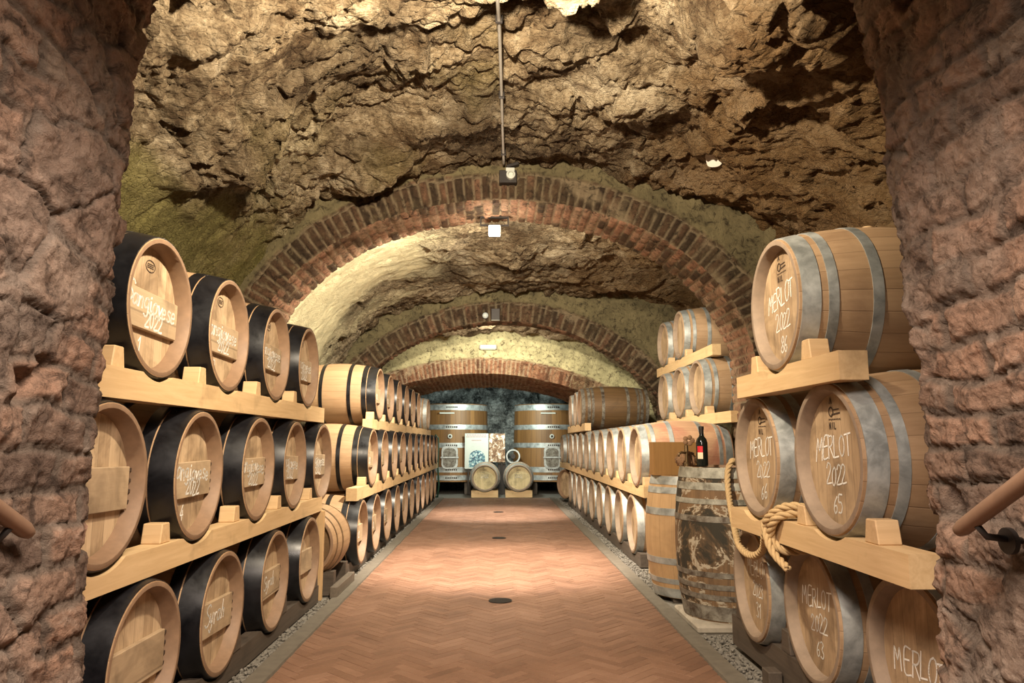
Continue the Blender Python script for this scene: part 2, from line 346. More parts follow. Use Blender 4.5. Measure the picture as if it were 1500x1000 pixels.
# ------------------------------------------------------------------ rock vaults
def rock(name, prof, y0, y1, res, dfun, mat, seed, label=None):
    P, Ltot = resample(prof, max(8, int(sum(np.linalg.norm(np.diff(prof, axis=0), axis=1))/res))); N = normals2(P)
    ny = max(4, int((y1-y0)/res)); Y = np.linspace(y0, y1, ny)
    B = np.zeros((len(P), ny, 3)); B[..., 0] = P[:, None, 0]; B[..., 2] = P[:, None, 1]; B[..., 1] = Y[None, :]
    NN = np.zeros_like(B); NN[..., 0] = N[:, None, 0]; NN[..., 2] = N[:, None, 1]
    d, tint = dfun(B, seed)
    V = B-NN*d[..., None]
    me = mesh_np(name, V.reshape(-1, 3), grid_faces(len(P), ny, True), tint.reshape(-1, 3), True, mat)
    return struct(link(name, me)), V
def crag(B, seed, amp=1., smooth=None):
    W = B+.25*np.stack([fbm(B, .9, 3, seed+40), fbm(B, .9, 3, seed+50), fbm(B, .9, 3, seed+60)], -1)
    ca, sa = math.cos(.55), math.sin(.55)
    R = np.stack([W[..., 0]*ca-W[..., 2]*sa, W[..., 1]*.9+.35*W[..., 0], (W[..., 0]*sa+W[..., 2]*ca)], -1)
    S = R*np.array([.7, 1.7, 1.9])
    d = .17*fbm(B, .6, 2, seed)+.10*(ridged(S, .8, 4, seed+3, .5)-.6)
    for sc, amp_, sd, dx in ((.62, .24, 29, .25), (1.15, .17, 31, .45), (2.6, .075, 33, -.2), (6., .03, 35, .3)):
        u = (R[..., 1]+dx*R[..., 0]-.5*R[..., 2])*sc+.9*fbm(B, 1.1*sc, 2 if sc < 1 else 4, seed+sd, .5); fr = u-np.floor(u); cl = .26 if sc < 1 else .15
        d = d+amp_*sstep(-.1, .45, fbm(B, .8*sc, 3, seed+sd+1))*(np.minimum(fr/(1-cl), (1-fr)/cl)-.4)
    f1, f2, rid = voro(S+.15*fbm(B, 3., 3, seed+9)[..., None], 1.5, seed)
    d = d+.06*(rid-.5)-.02*(1-sstep(0, .10, f2-f1))
    f1, f2, rid = voro(S+.2*fbm(B, 5., 3, seed+13)[..., None], 4.2, seed+5)
    d = d+.03*(rid-.5)
    d = d+.035*fbm(W, 5., 6, seed+7, .62)+.02*(ridged(W, 3.5, 5, seed+11)-.6)
    if smooth is not None: d = d*(1-smooth)+smooth*(.05*fbm(B, .9, 2, seed)+.008*fbm(B, 6, 4, seed+21)-.03*sstep(.42, .6, ridged(B, 1.3, 3, seed+23)-.35))
    return d*amp
def dsec1(B, seed):
    x, y, z = B[..., 0], B[..., 1], B[..., 2]; w = .35*fbm(B, 1.4, 4, seed+70)
    moss = (1-sstep(-2.05, -1.65, x+w))*(1-sstep(2.75, 3.15, z+w)); sm = moss*.85
    d = crag(B, seed, 1.2, sm)
    d = d+.42*np.exp(-((x-1.25-.15*np.sin(y*2.3))/.38)**2)*np.exp(-((y-3.35)/.75)**2)*(z > 2)-.12*sstep(1.6, 2.2, x)*(z > 1.9)
    ochre = sstep(.8, 1.9, x+1.4*w)*1.0+.25*sstep(.0, .4, fbm(B, .8, 3, seed+80))
    t = np.stack([np.clip(moss*.8+.25*sstep(.0, .5, fbm(B, 1.1, 3, seed+90))*(x < 0), 0, 1), np.zeros_like(x), np.clip(ochre, 0, 1)], -1)
    return d, t
def dsec2(B, seed):
    x, y, z = B[..., 0], B[..., 1], B[..., 2]; w = .35*fbm(B, 1.4, 4, seed+70)
    sm = (1-sstep(-1.25, -.55, x+w))*sstep(-.2, .5, .3+fbm(B, .9, 3, seed+75)+(9.6-y)*.35)
    d = crag(B, seed, .85, sm*.9)
    t = np.stack([np.zeros_like(x), sm, sstep(.6, 2.2, x+2*w)*.8+.2*sstep(.1, .5, fbm(B, .8, 3, seed+80))], -1)
    return d, np.clip(t, 0, 1)
def dsec3(B, seed):
    d = crag(B, seed, .8); z = np.zeros_like(B[..., 0]); return d, np.stack([z, z, z], -1)
_, V1 = rock('ceiling_rock', vault_profile(.05, 2.72, 3.05, 1.0, 2.78, 2.3, 2.5), 2.12, 6.47, .017, dsec1, M['rock'], 3)
rock('ceiling_rock', vault_profile(.05, 2.85, 3.85, 1.0, 2.80, 2.4, 3.4), 6.95, 12.06, .026, dsec2, M['rock'], 21)
rock('ceiling_rock', vault_profile(.1, 2.85, 3.1, 1.0, 2.42, 2.4, 2.4), 12.2, 14.3, .035, dsec3, M['rock'], 33)
rock('ceiling_rock', vault_profile(0, 2.9, 2.9, .8, 2.35, 2.6, 2.6), 16.1, 20.3, .045, dsec3, M['rock_cold'], 47)
# end wall
xs = np.linspace(-3.2, 3.2, 170); zs = np.linspace(-.1, 3.4, 100); B = np.zeros((170, 100, 3)); B[..., 0] = xs[:, None]; B[..., 2] = zs[None, :]; B[..., 1] = 20.2
d = crag(B, 61, 1.3)+.06*(ridged(B*np.array([1, 1, 3.]), 2.2, 4, 63)-.5)
V = B.copy(); V[..., 1] -= 1.6*d
struct(link('wall_back', mesh_np('wall_back', V.reshape(-1, 3), grid_faces(170, 100), np.zeros((17000, 3)), True, M['rock_cold'])))

# ------------------------------------------------------------------ brick surfaces
def bricks(s, t, ls, lt, seed, bond=True, m=.012):
    """s across courses, t along the course; course height ls, brick length lt"""
    i = np.floor(s/ls); fs = s-i*ls
    tt = t+(np.mod(i, 2)*.5*lt if bond else 0)+(_hash(i.astype(np.int64), i.astype(np.int64)*0, i.astype(np.int64)*0, seed)%100)/100.*lt*.15
    j = np.floor(tt/lt); ft = tt-j*lt
    e = np.minimum(np.minimum(fs, ls-fs), np.minimum(ft, lt-ft))
    r = (_hash(i.astype(np.int64), j.astype(np.int64), np.zeros_like(i).astype(np.int64), seed) % 1009)/1009.
    r2 = (_hash(i.astype(np.int64), j.astype(np.int64), np.ones_like(i).astype(np.int64), seed) % 1009)/1009.
    return 1-sstep(m*.35, m, e), r, r2
def arch(name, prof, y0, y1, ring, outer, mat, res=.02, seed=1, crown=1., cz=0., ringbricks=.078, ringshade=.4):
    """brick arch: front face with a ring of upright bricks and plaster above, soffit in running bond, back face"""
    P, Lt = resample(prof, int(sum(np.linalg.norm(np.diff(prof, axis=0), axis=1))/res)); N = normals2(P); n = len(P); sarr = np.linspace(0, Lt, n)
    Vs, Fs, Ts = [], [], []; base = 0
    # front face
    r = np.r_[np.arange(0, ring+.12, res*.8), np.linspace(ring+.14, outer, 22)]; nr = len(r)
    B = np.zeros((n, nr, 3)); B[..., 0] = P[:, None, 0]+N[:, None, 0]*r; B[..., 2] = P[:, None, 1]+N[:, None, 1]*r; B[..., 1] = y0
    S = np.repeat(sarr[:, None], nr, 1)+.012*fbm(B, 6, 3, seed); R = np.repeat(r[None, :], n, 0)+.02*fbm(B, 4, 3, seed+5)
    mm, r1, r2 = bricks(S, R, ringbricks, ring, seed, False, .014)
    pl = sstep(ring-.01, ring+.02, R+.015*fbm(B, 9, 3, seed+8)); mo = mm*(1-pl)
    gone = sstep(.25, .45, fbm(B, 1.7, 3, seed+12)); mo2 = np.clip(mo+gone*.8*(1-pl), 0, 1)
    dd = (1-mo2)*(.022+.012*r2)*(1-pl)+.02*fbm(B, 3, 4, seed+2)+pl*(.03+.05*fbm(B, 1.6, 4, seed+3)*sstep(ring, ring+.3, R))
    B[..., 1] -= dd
    Vs.append(B.reshape(-1, 3)); Fs.append(grid_faces(n, nr, False, base)); Ts.append(np.stack([r1*ringshade, mo2*.8, pl], -1).reshape(-1, 3)); base += n*nr  # ring bricks tinted darker than the soffit: the face's shade put into colour
    # soffit
    y = np.arange(y0, y1+res*.5, res); ny = len(y); taper = 1+(crown-1)*(y-y0)/(y1-y0)
    B = np.zeros((n, ny, 3)); B[..., 0] = P[:, None, 0]; B[..., 2] = P[:, None, 1]*taper[None, :]; B[..., 1] = y
    S = np.repeat(sarr[:, None], ny, 1)+.01*fbm(B, 6, 3, seed+1)
    mm, r1, r2 = bricks(S, B[..., 1]-y0+.01*fbm(B, 6, 3, seed+4), .085, .27, seed+3, True, .011)
    dd = (1-mm)*(.012+.012*r2)+.015*fbm(B, 3, 4, seed+6); dd *= sstep(0, .02, y-y0)[None, :]*.6+.4
    B[..., 0] -= N[:, None, 0]*dd; B[..., 2] -= N[:, None, 1]*dd
    B[:, 0, :] = Vs[0].reshape(n, nr, 3)[:, 0, :]
    Vs.append(B.reshape(-1, 3)); Fs.append(grid_faces(n, ny, True, base)); Ts.append(np.stack([np.clip(r1*.9+.1, 0, 1), mm*.85, np.zeros_like(mm)], -1).reshape(-1, 3)); base += n*ny
    last = B[:, -1, :]
    # back face
    rb = np.linspace(0, outer, 12); Bb = np.zeros((n, 12, 3)); Bb[..., 0] = last[:, None, 0]+N[:, None, 0]*rb; Bb[..., 2] = last[:, None, 2]+N[:, None, 1]*rb; Bb[..., 1] = y1
    Vs.append(Bb.reshape(-1, 3)); Fs.append(grid_faces(n, 12, True, base)); Ts.append(np.tile([.5, .3, .6], (n*12, 1)))
    me = mesh_np(name, np.concatenate(Vs), np.concatenate(Fs), np.concatenate(Ts), True, mat)
    return struct(link(name, me))
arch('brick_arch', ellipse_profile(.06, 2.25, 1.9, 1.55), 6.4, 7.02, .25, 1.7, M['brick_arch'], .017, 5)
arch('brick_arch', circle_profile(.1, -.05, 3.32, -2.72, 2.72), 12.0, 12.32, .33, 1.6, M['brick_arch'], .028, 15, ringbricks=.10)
arch('brick_arch', circle_profile(-.3, -3.0, 5.6, -2.62, 2.6), 14.2, 16.2, .30, 2.2, M['plaster'], .028, 25, crown=.955, ringbricks=.085, ringshade=.8)

# ------------------------------------------------------------------ near passage (rough brick piers meeting over the way in)
LP = [(x+.03, z) for x, z in [(-1.12, -.05), (-1.12, .6), (-1.135, .85), (-1.15, 1.14), (-1.14, 1.3), (-1.13, 1.6), (-1.12, 1.94), (-1.11, 2.2), (-1.09, 2.45), (-1.05, 2.65)]]
RP = [(x-.03, z) for x, z in [(1.24, -.05), (1.24, .6), (1.245, .9), (1.245, 1.1), (1.235, 1.35), (1.22, 1.6), (1.205, 1.95), (1.19, 2.15), (1.16, 2.45), (1.11, 2.65)]]
th = np.linspace(PI*.93, PI*.07, 40); top = np.c_[.03+1.10*np.cos(th), 2.50+.72*np.sin(th)]
def pier(name, prof2, seed, y_near, y_far, res, mirror):
    P, Lt = resample(np.array(prof2), int(sum(np.linalg.norm(np.diff(np.array(prof2), axis=0), axis=1))/res)); N = normals2(P); n = len(P); sarr = np.linspace(0, Lt, n)
    if mirror: sarr = Lt-sarr
    y = np.r_[np.arange(-1.2, y_near, .05), np.arange(y_near, y_far+.001, res)]; ny = len(y)
    B = np.zeros((n, ny, 3)); B[..., 0] = P[:, None, 0]; B[..., 2] = P[:, None, 1]; B[..., 1] = y
    wob = .035*fbm(B, 1.8, 3, seed+1)
    S = np.repeat(sarr[:, None], ny, 1)+wob+.012*fbm(B, 9, 3, seed+2); T = B[..., 1]+.03*fbm(B, 3, 3, seed+3)
    Lc = .098
    mm, r1, r2 = bricks(S+.016*fbm(B, 4, 2, seed+31), T, Lc, .27, seed, True, .018)
    Q = np.stack([S*1.45, T, 0*S], -1)+.05*np.stack([fbm(B, 5, 3, seed+33), fbm(B, 5, 3, seed+34), 0*S], -1); Q[..., 2] = .5
    f1, f2, rv = voro(Q, 4.0, seed+35); ms = 1-sstep(.02, .10, f2-f1)
    rub = sstep(-.12, .12, fbm(B, 1.5, 3, seed+5)+.25*(1.35-B[..., 2]))
    smear = sstep(.12, .5, fbm(B, 2.2, 4, seed+36)+.10*(1.3-B[..., 2]))
    mo = (mm*(1-rub)+ms*rub)*(1-.55*smear); r1 = r1*(1-rub)+rv*rub; r2 = r2*(1-rub)+((rv*7.3) % 1)*rub
    holes = sstep(.45, .6, fbm(B, 2.6, 3, seed+6))
    d = (1-mo)*.009+(r2-.5)*.015*(1-.5*smear)+.015*fbm(B, 3, 3, seed+7, .5)+.012*fbm(B, 15, 5, seed+8, .7)+rub*.010*(ridged(B, 6, 4, seed+9)-.5)-holes*.05
    edge = sstep(y_far-.10, y_far, B[..., 1]+.03*fbm(B, 7, 3, seed+10)); d = d-edge*.045*(.4+r2)
    V = B.copy(); V[..., 0] -= N[:, None, 0]*d; V[..., 2] -= N[:, None, 1]*d
    V[:, -1, 1] += .025*fbm(B[:, -1, :], 9, 3, seed+11)
    tint = np.stack([np.clip(r1*.75+.25*sstep(1.4, 2.2, B[..., 2]), 0, 1), np.clip(mo*.85, 0, 1), np.clip((rub*.45+smear*.45)*(1-.6*sstep(1.9, 2.5, B[..., 2])), 0, 1)], -1)
    # far face of the pier wall, turned to the cellar
    r = np.linspace(0, 2.6, 40); Bb = np.zeros((n, 40, 3)); Bb[..., 0] = V[:, -1, 0][:, None]+N[:, None, 0]*r; Bb[..., 2] = V[:, -1, 2][:, None]+N[:, None, 1]*r
    Bb[..., 1] = V[:, -1, 1][:, None]+.02*fbm(Bb, 4, 3, seed+14)*(r > 0)
    Vv = np.concatenate([V.reshape(-1, 3), Bb.reshape(-1, 3)]); Ff = np.concatenate([grid_faces(n, ny, True), grid_faces(n, 40, True, n*ny)])
    return struct(link(name, mesh_np(name, Vv, Ff, np.concatenate([tint.reshape(-1, 3), np.tile([.4, .4, .4], (n*40, 1))]), True, M['brick_near'])))
pier('wall_left', LP, 71, 1.25, 2.1, .0065, False)
pier('wall_right', RP[::-1], 83, 1.25, 2.1, .0065, True)
pier('ceiling_passage', np.r_[[LP[-1]], top[2:-2], [RP[-1]]], 91, 1.25, 2.1, .02, False)
struct(link('wall_front', box_mesh('wall_front', -2, 2, -1.35, -1.2, -.1, 3.6, M['brick_near'])))

# ------------------------------------------------------------------ floor
def herringbone():
    bm = bmesh.new(); lay = bm.verts.layers.float_color.new('tint'); L, W = .25, .0625; g = .0025; c45 = math.cos(PI/4)
    x0, x1, y0, y1 = -1.26, 1.26, .6, 16.92; nR = int((y1-y0+x1-x0)/.0625)+40
    k = int(L/W)
    seen = 0
    for i in range(-260, 460):
        for j in range(-60, 75):
            # horizontal brick then vertical brick of the 45 degree herringbone cell
            u = i*W; v0 = i*W
            for kind in (0, 1):
                if kind == 0: ax, ay, w, h = j*2*L+u, v0, L, W
                else: ax, ay, w, h = j*2*L+u+L, v0+W-L, W, L
                cx, cy = ax+w/2, ay+h/2
                X = (cx-cy)*c45; Y = (cx+cy)*c45
                if not (x0 < X < x1 and y0 < Y < y1): continue
                t = random.random(); zz = random.uniform(-.0012, .0012); vs = []
                for (px, py, pz, q) in ((ax+g, ay+g, 0, 1), (ax+w-g, ay+g, 0, 1), (ax+w-g, ay+h-g, 0, 1), (ax+g, ay+h-g, 0, 1)):
                    vs.append(bm.verts.new(((px-py)*c45, (px+py)*c45, zz))); vs[-1][lay] = (t, 0, 0, 1)
                f = bm.faces.new(vs)
                lo = []
                for vtx, (px, py) in zip(vs, ((ax, ay), (ax+w, ay), (ax+w, ay+h), (ax, ay+h))):
                    q = bm.verts.new(((px-py)*c45, (px+py)*c45, -.0035)); q[lay] = (t, 1, 0, 1); lo.append(q)
                for a in range(4): bm.faces.new((lo[a], lo[(a+1) % 4], vs[(a+1) % 4], vs[a]))
    for co, no in (((1.3, 0, 0), (1, 0, 0)), ((-1.3, 0, 0), (-1, 0, 0)), ((0, 16.9, 0), (0, 1, 0))):
        bmesh.ops.bisect_plane(bm, geom=bm.verts[:]+bm.edges[:]+bm.faces[:], plane_co=co, plane_no=no, clear_outer=True)
    bmesh.ops.recalc_face_normals(bm, faces=bm.faces[:])
    me = bpy.data.meshes.new('floor'); bm.to_mesh(me); bm.free(); me.materials.append(M['terracotta']); return me
fl = struct(link('floor', herringbone()))
struct(link('ground', box_mesh('ground', -4.2, 4.2, -1.3, 20.6, -.25, -.012, M['gravel'], 0)))
def kerb(x0, x1, seed):
    y = np.arange(.5, 16.95, .05); rows = []
    for xx, zz in ((x0, -.02), (x0+.008, .012), (x1-.012, .014), (x1, -.03)):
        P = np.c_[np.full(len(y), xx), y, np.full(len(y), zz)]; P[:, 0] += .008*fbm(P, 2.5, 3, seed); P[:, 2] += .004*fbm(P, 4, 3, seed+2) if zz > 0 else 0
        rows.append(P)
    V = np.array(rows); return mesh_np('kerb', V.reshape(-1, 3), grid_faces(4, len(y), True), None, False, M['kerb'])
for nm, a, b in (('trim_1', -1.33, -1.2), ('trim_2', 1.2, 1.33)): struct(link(nm, kerb(a, b, 5)))
def pebbles(x0, x1, n, seed):
    rg = np.random.default_rng(seed); bm = bmesh.new(); bmesh.ops.create_icosphere(bm, subdivisions=1, radius=1); bv = np.array([v.co[:] for v in bm.verts]); bf = np.array([[v.index for v in f.verts] for f in bm.faces]); bm.free()
    c = np.c_[rg.uniform(x0, x1, n), 2.2+14.7*rg.random(n)**1.5, rg.uniform(-.008, .006, n)]
    bx = [(-1.51, -1.40, 2.2, 6.05), (-1.48, -1.37, 6.85, 16.2), (1.44, 1.56, 2.2, 4.7), (1.44, 1.55, 7.4, 15.1), (1.36, 1.45, 2.8, 4.0), (1.30, 2.1, 4.9, 6.4), (-1.9, -1.27, 6.05, 6.85)]
    ok = np.ones(n, bool)
    for a, b, p, q in bx: ok &= ~((c[:, 0] > a) & (c[:, 0] < b) & (c[:, 1] > p) & (c[:, 1] < q))
    c = c[ok]; n = len(c)
    sc = rg.uniform(.006, .017, (n, 3))*np.array([1, 1, .7]); a = rg.uniform(0, 6.28, n)
    P = bv[None]*sc[:, None]*(1+.25*rg.standard_normal((n, 12, 1))*.6)
    X = P[..., 0]*np.cos(a)[:, None]-P[..., 1]*np.sin(a)[:, None]; Y = P[..., 0]*np.sin(a)[:, None]+P[..., 1]*np.cos(a)[:, None]
    V = np.stack([X, Y, P[..., 2]], -1)+c[:, None]
    return mesh_np('gravel', V.reshape(-1, 3), (bf[None]+12*np.arange(n)[:, None, None]).reshape(-1, 3), None, False, M['gravel'])
for side, a, b, sd in (('left', -1.72, -1.33, 1), ('right', 1.33, 1.75, 2)):
    o = link('gravel', pebbles(a, b, 6500, sd)); o['kind'] = 'stuff'; tag(o, f'grey gravel strip along the {side} edge of the brick walkway', 'gravel')
for k, (yy, sz) in enumerate(((5.98, .085), (9.82, .085), (13.45, .085))):
    bm = bmesh.new()
    for a in range(8):
        w = sz*math.sqrt(max(0, 1-((a-3.5)/4.2)**2)); bbox(bm, -w, w, -sz+a*sz/4+.004, -sz+a*sz/4+.017, 0, .006)
    d = thing('floor_drain', ('round iron drain grate in the brick walkway nearest the viewer', 'second iron drain grate, midway along the brick walkway', 'farthest small iron drain grate before the two end casks')[k], 'drain', (.03, yy, .001), 0, 'floor drains')
    link('grate', bm_mesh('grate', bm, M['iron']), d)
    link('rim', lathe('rim', [(.0, sz*.98), (.005, sz*.98), (.005, sz*1.1), (0, sz*1.1)], 32, M['iron'], 'z', closed=True), d)

# ------------------------------------------------------------------ handwriting
G = {
 'S': [[(.55,.88),(.4,1),(.15,.95),(.05,.78),(.2,.58),(.42,.45),(.55,.25),(.4,.03),(.15,0),(0,.12)]],
 'a': [[(.42,.42),(.28,.52),(.1,.45),(.03,.22),(.12,.03),(.28,.05),(.4,.25),(.43,.5),(.42,.1),(.52,0)]],
 'n': [[(.03,.5),(.06,0)],[(.06,.3),(.2,.5),(.35,.46),(.38,.25),(.42,0)]],
 'g': [[(.42,.42),(.28,.52),(.1,.45),(.03,.24),(.12,.06),(.28,.08),(.4,.25),(.43,.5),(.42,-.2),(.3,-.38),(.08,-.3)]],
 'i': [[(.12,.5),(.12,.08),(.22,0)],[(.13,.68),(.15,.72)]],
 'o': [[(.25,.52),(.08,.42),(.03,.2),(.15,.02),(.35,.06),(.42,.28),(.34,.48),(.22,.52),(.48,.45)]],
 'v': [[(.02,.5),(.18,.02),(.38,.5)]],
 'e': [[(.04,.25),(.36,.3),(.32,.48),(.18,.52),(.05,.4),(.04,.15),(.16,0),(.38,.08)]],
 's': [[(.32,.48),(.15,.52),(.06,.38),(.28,.22),(.3,.06),(.12,0),(.02,.08)]],
 'y': [[(.03,.5),(.08,.15),(.25,.12),(.38,.5)],[(.38,.5),(.34,-.15),(.2,-.38),(.04,-.28)]],
 'r': [[(.05,.5),(.07,0)],[(.07,.3),(.18,.48),(.33,.48)]],
 'h': [[(.06,1),(.06,0)],[(.06,.3),(.2,.5),(.35,.42),(.38,0)]],
 'M': [[(.02,0),(.1,1),(.32,.45),(.52,1),(.6,0)]],
 'E': [[(.5,1),(.08,.97),(.05,.02),(.5,0)],[(.06,.52),(.4,.54)]],
 'R': [[(.06,0),(.06,1)],[(.02,.98),(.38,.98),(.48,.78),(.36,.55),(.06,.5)],[(.2,.5),(.52,0)]],
 'L': [[(.08,1),(.05,.02),(.48,.04)]],
 'O': [[(.28,1),(.08,.82),(.03,.4),(.2,.02),(.42,.1),(.52,.5),(.44,.88),(.28,1)]],
 'T': [[(0,.98),(.58,1)],[(.3,1),(.28,0)]],
 'N': [[(.04,0),(.05,1),(.5,0),(.5,1)]],
 'I': [[(.15,0),(.15,1)]],
 '0': [[(.25,1),(.06,.78),(.04,.3),(.22,0),(.42,.22),(.44,.75),(.25,1)]],
 '1': [[(.05,.75),(.25,1),(.24,0)]],
 '2': [[(.04,.78),(.18,1),(.4,.92),(.42,.68),(.2,.32),(.02,.02),(.5,.04)]],
 '3': [[(.05,.92),(.25,1),(.42,.82),(.22,.55),(.42,.3),(.28,.02),(.02,.08)]],
 '4': [[(.3,1),(.02,.35),(.48,.36)],[(.36,.65),(.34,0)]],
 '5': [[(.45,1),(.1,.98),(.07,.58),(.3,.6),(.44,.35),(.3,.04),(.04,.04)]],
 '6': [[(.36,1),(.12,.65),(.05,.25),(.22,0),(.42,.18),(.34,.45),(.08,.38)]],
 '8': [[(.25,.52),(.06,.78),(.24,1),(.42,.8),(.25,.52),(.04,.22),(.24,0),(.44,.22),(.25,.52)]],
 ' ': [],
}
ADV = {'i': .3, 'I': .3, 'v': .46, 'r': .42, 's': .42, ' ': .4, 'M': .74, 'T': .68}
def ribbon(bm, pts, w, x):
    P = [Vector((x, p[0], p[1])) for p in pts]
    for a, b in zip(P, P[1:]):
        d = b-a
        if d.length < 1e-6: continue
        d.normalize(); s = Vector((0, -d.z, d.y))*w/2; e = d*w*.35
        bm.faces.new([bm.verts.new(q) for q in (a-s-e, b-s+e, b+s+e, a+s-e)])
def smooth2(st):
    if len(st) < 4: return st
    c = catmull(np.c_[np.array(st), np.zeros(len(st))], 4); return [(p[0], p[1]) for p in c]
def writing(lines, x, w=.007, skew=0., mat=None):
    """lines: (text, centre y, base z, height, slope)"""
    bm = bmesh.new()
    for text, cy, bz, h, slope in lines:
        tot = sum(ADV.get(ch, .56) for ch in text)*h; u = cy-tot/2
        for ch in text:
            h0 = h; h = h0*random.uniform(.86, 1.08); bz2 = bz+h0*random.uniform(-.07, .07); sk = skew+random.uniform(-.12, .12)
            for st in G[ch]:
                st = smooth2(st)
                ribbon(bm, [(u+p[0]*h+p[1]*h*sk, bz2+p[1]*h+(u+p[0]*h-cy)*slope+random.uniform(-.001, .001)) for p in st], w, x)
            h = h0; u += ADV.get(ch, .56)*h
    me = bpy.data.meshes.new('chalk_writing'); bm.to_mesh(me); bm.free(); me.materials.append(mat or M['chalk']); return me

# ------------------------------------------------------------------ barrels
def body_r(s, L, Rh, Rb): return Rh+(Rb-Rh)*(1-(2*s/L-1)**2)
def barrel_set(L, Rh, Rb, staves, head, hoopmat, hoops, seg=48, rec=.045, t=.028, rimmat='rim'):
    prof = [(-rec-.004, Rh-t-.012), (-.004, Rh-t), (0, Rh-t+.004), (0, Rh-.003)]
    for k in range(19):
        s = L*k/18; prof.append((-s-(.002 if k == 0 else 0), body_r(s, L, Rh, Rb)))
    prof += [(-L, Rh-t), (-L+rec, Rh-t), (-L+rec, 0)]
    d = {'L': L, 'Rh': Rh, 'Rb': Rb, 'rec': rec, 't': t}
    me = d['staves'] = lathe('staves', prof, seg, staves); me.materials.append(M[rimmat])
    for pl in me.polygons:
        c = pl.center
        if c.x > -rec-.002 and math.hypot(c.y, c.z) < Rh-.012: pl.material_index = 1
    rr = Rh-t+.001
    d['head'] = lathe('head_board', [(-rec, 0), (-rec, rr-.012), (-rec-.006, rr-.004), (-rec-.018, rr-.008), (-rec-.018, 0)], seg, head)
    d['hoops'] = []
    for a, b, m in hoops:
        pr = [(-x, body_r(x, L, Rh, Rb)+.0035) for x in np.linspace(a, b, 4)]; pi = [(-x, body_r(x, L, Rh, Rb)-.001) for x in (b, a)]
        d['hoops'].append(lathe('hoop', pr+pi, seg, m, closed=True))
    d['bung'] = lathe('bung', [(Rb-.006, .03), (Rb+.012, .028), (Rb+.016, .022), (Rb+.016, 0)], 16, M['pine_x'], 'z')
    return d
def sym(L, front, m): return [(a, b, m) for a, b in front]+[(L-b, L-a, m) for a, b in front]
LB = .93
HB = sym(LB, [(.004, .105), (.113, .165), (.285, .325)], M['black'])
HG = sym(LB, [(.012, .085), (.115, .155), (.29, .335)], M['galv'])
M['rim'] = mat_plain('rim_wood', (.225, .14, .083), .6, 0, .35, 18.)
M['rim_grey'] = mat_plain('rim_wood_greyed', (.25, .185, .13), .7, 0, .5, 11.)
KIND = {
 'black': barrel_set(LB, .30, .36, M['oak'], M['head'], None, HB, rec=.068, t=.024),
 'galv': barrel_set(LB, .30, .36, M['oak_r'], M['head_r'], None, HG, rec=.052, rimmat='rim_grey'),
 'pale': barrel_set(LB, .30, .36, M['oak_r'], M['head_pale'], None, HG, rec=.052, rimmat='rim_grey'),
 'wine': barrel_set(LB, .30, .36, M['oak_wine'], M['head_r'], None, HG, rec=.052, rimmat='rim_grey'),
 'dark': barrel_set(1.12, .30, .35, M['oak_dark'], M['head_r'], None, sym(1.12, [(.005, .06), (.10, .15), (.17, .21), (.33, .38)], M['rust'])),
 'worn': barrel_set(1.03, .325, .375, M['oak_worn'], M['head_r'], None, [(.004, .075, M['pale_hoop']), (.105, .155, M['pale_hoop']), (.215, .25, M['pale_hoop']), (.33, .37, M['rust']), (.70, .735, M['rust']), (.78, .815, M['rust']), (.85, .885, M['rust']), (.925, 1.02, M['rust'])], 56),
 'upright': barrel_set(.95, .30, .36, M['oak_upright'], M['head_r'], None, [(.004, .07, M['galv']), (.09, .14, M['galv']), (.255, .31, M['galv']), (.64, .69, M['galv']), (.80, .84, M['galv']), (.875, .946, M['galv'])], 56),
 'small': barrel_set(.66, .25, .30, M['oak'], M['oak_dark'], None, sym(.66, [(.06, .075), (.17, .195)], M['oak_dark'])),
}
BOARD = box_mesh('label_board', 0, .024, -.238, .238, -.105, .062, M['board'], .003)
PEG = box_mesh('peg', 0, .02, .235, .262, -.008, .008, M['stamp'], .002)
def stamp_mesh():
    bm = bmesh.new()
    q = -.035
    ribbon(bm, [(q+.018*math.cos(a), .188+.018*math.sin(a)) for a in np.linspace(0, 2*PI, 20)], .006, .001)
    ribbon(bm, [(q+.008, .176), (q+.03, .178), (q+.075, .182)], .006, .001); ribbon(bm, [(q+.02, .195), (q+.07, .197)], .005, .001)
    ribbon(bm, [(q-.009, .222), (q, .244), (q+.009, .222)], .006, .001)
    for k in range(7): ribbon(bm, [(q-.02+k*.015, .157), (q-.013+k*.015, .157)], .005, .001)
    me = bpy.data.meshes.new('printed_mark'); u = q-.02; h = .026
    for ch in 'NIL':
        for st in G[ch]: ribbon(bm, [(u+p[0]*h, .118+p[1]*h) for p in st], .005, .001)
        u += .026 if ch != 'I' else .016
    bm.to_mesh(me); bm.free(); me.materials.append(M['stamp']); return me
STAMP = stamp_mesh()
def stamp_left():
    bm = bmesh.new()
    ribbon(bm, [(.0+.042*math.cos(a), .185+.026*math.sin(a)) for a in np.linspace(0, 2*PI, 24)], .004, .001)
    for z in (.178, .186, .194): ribbon(bm, [(-.028, z), (.028, z)], .0035, .001)
    me = bpy.data.meshes.new('printed_mark'); bm.to_mesh(me); bm.free(); me.materials.append(M['stamp']); return me
STAMPL = stamp_left()
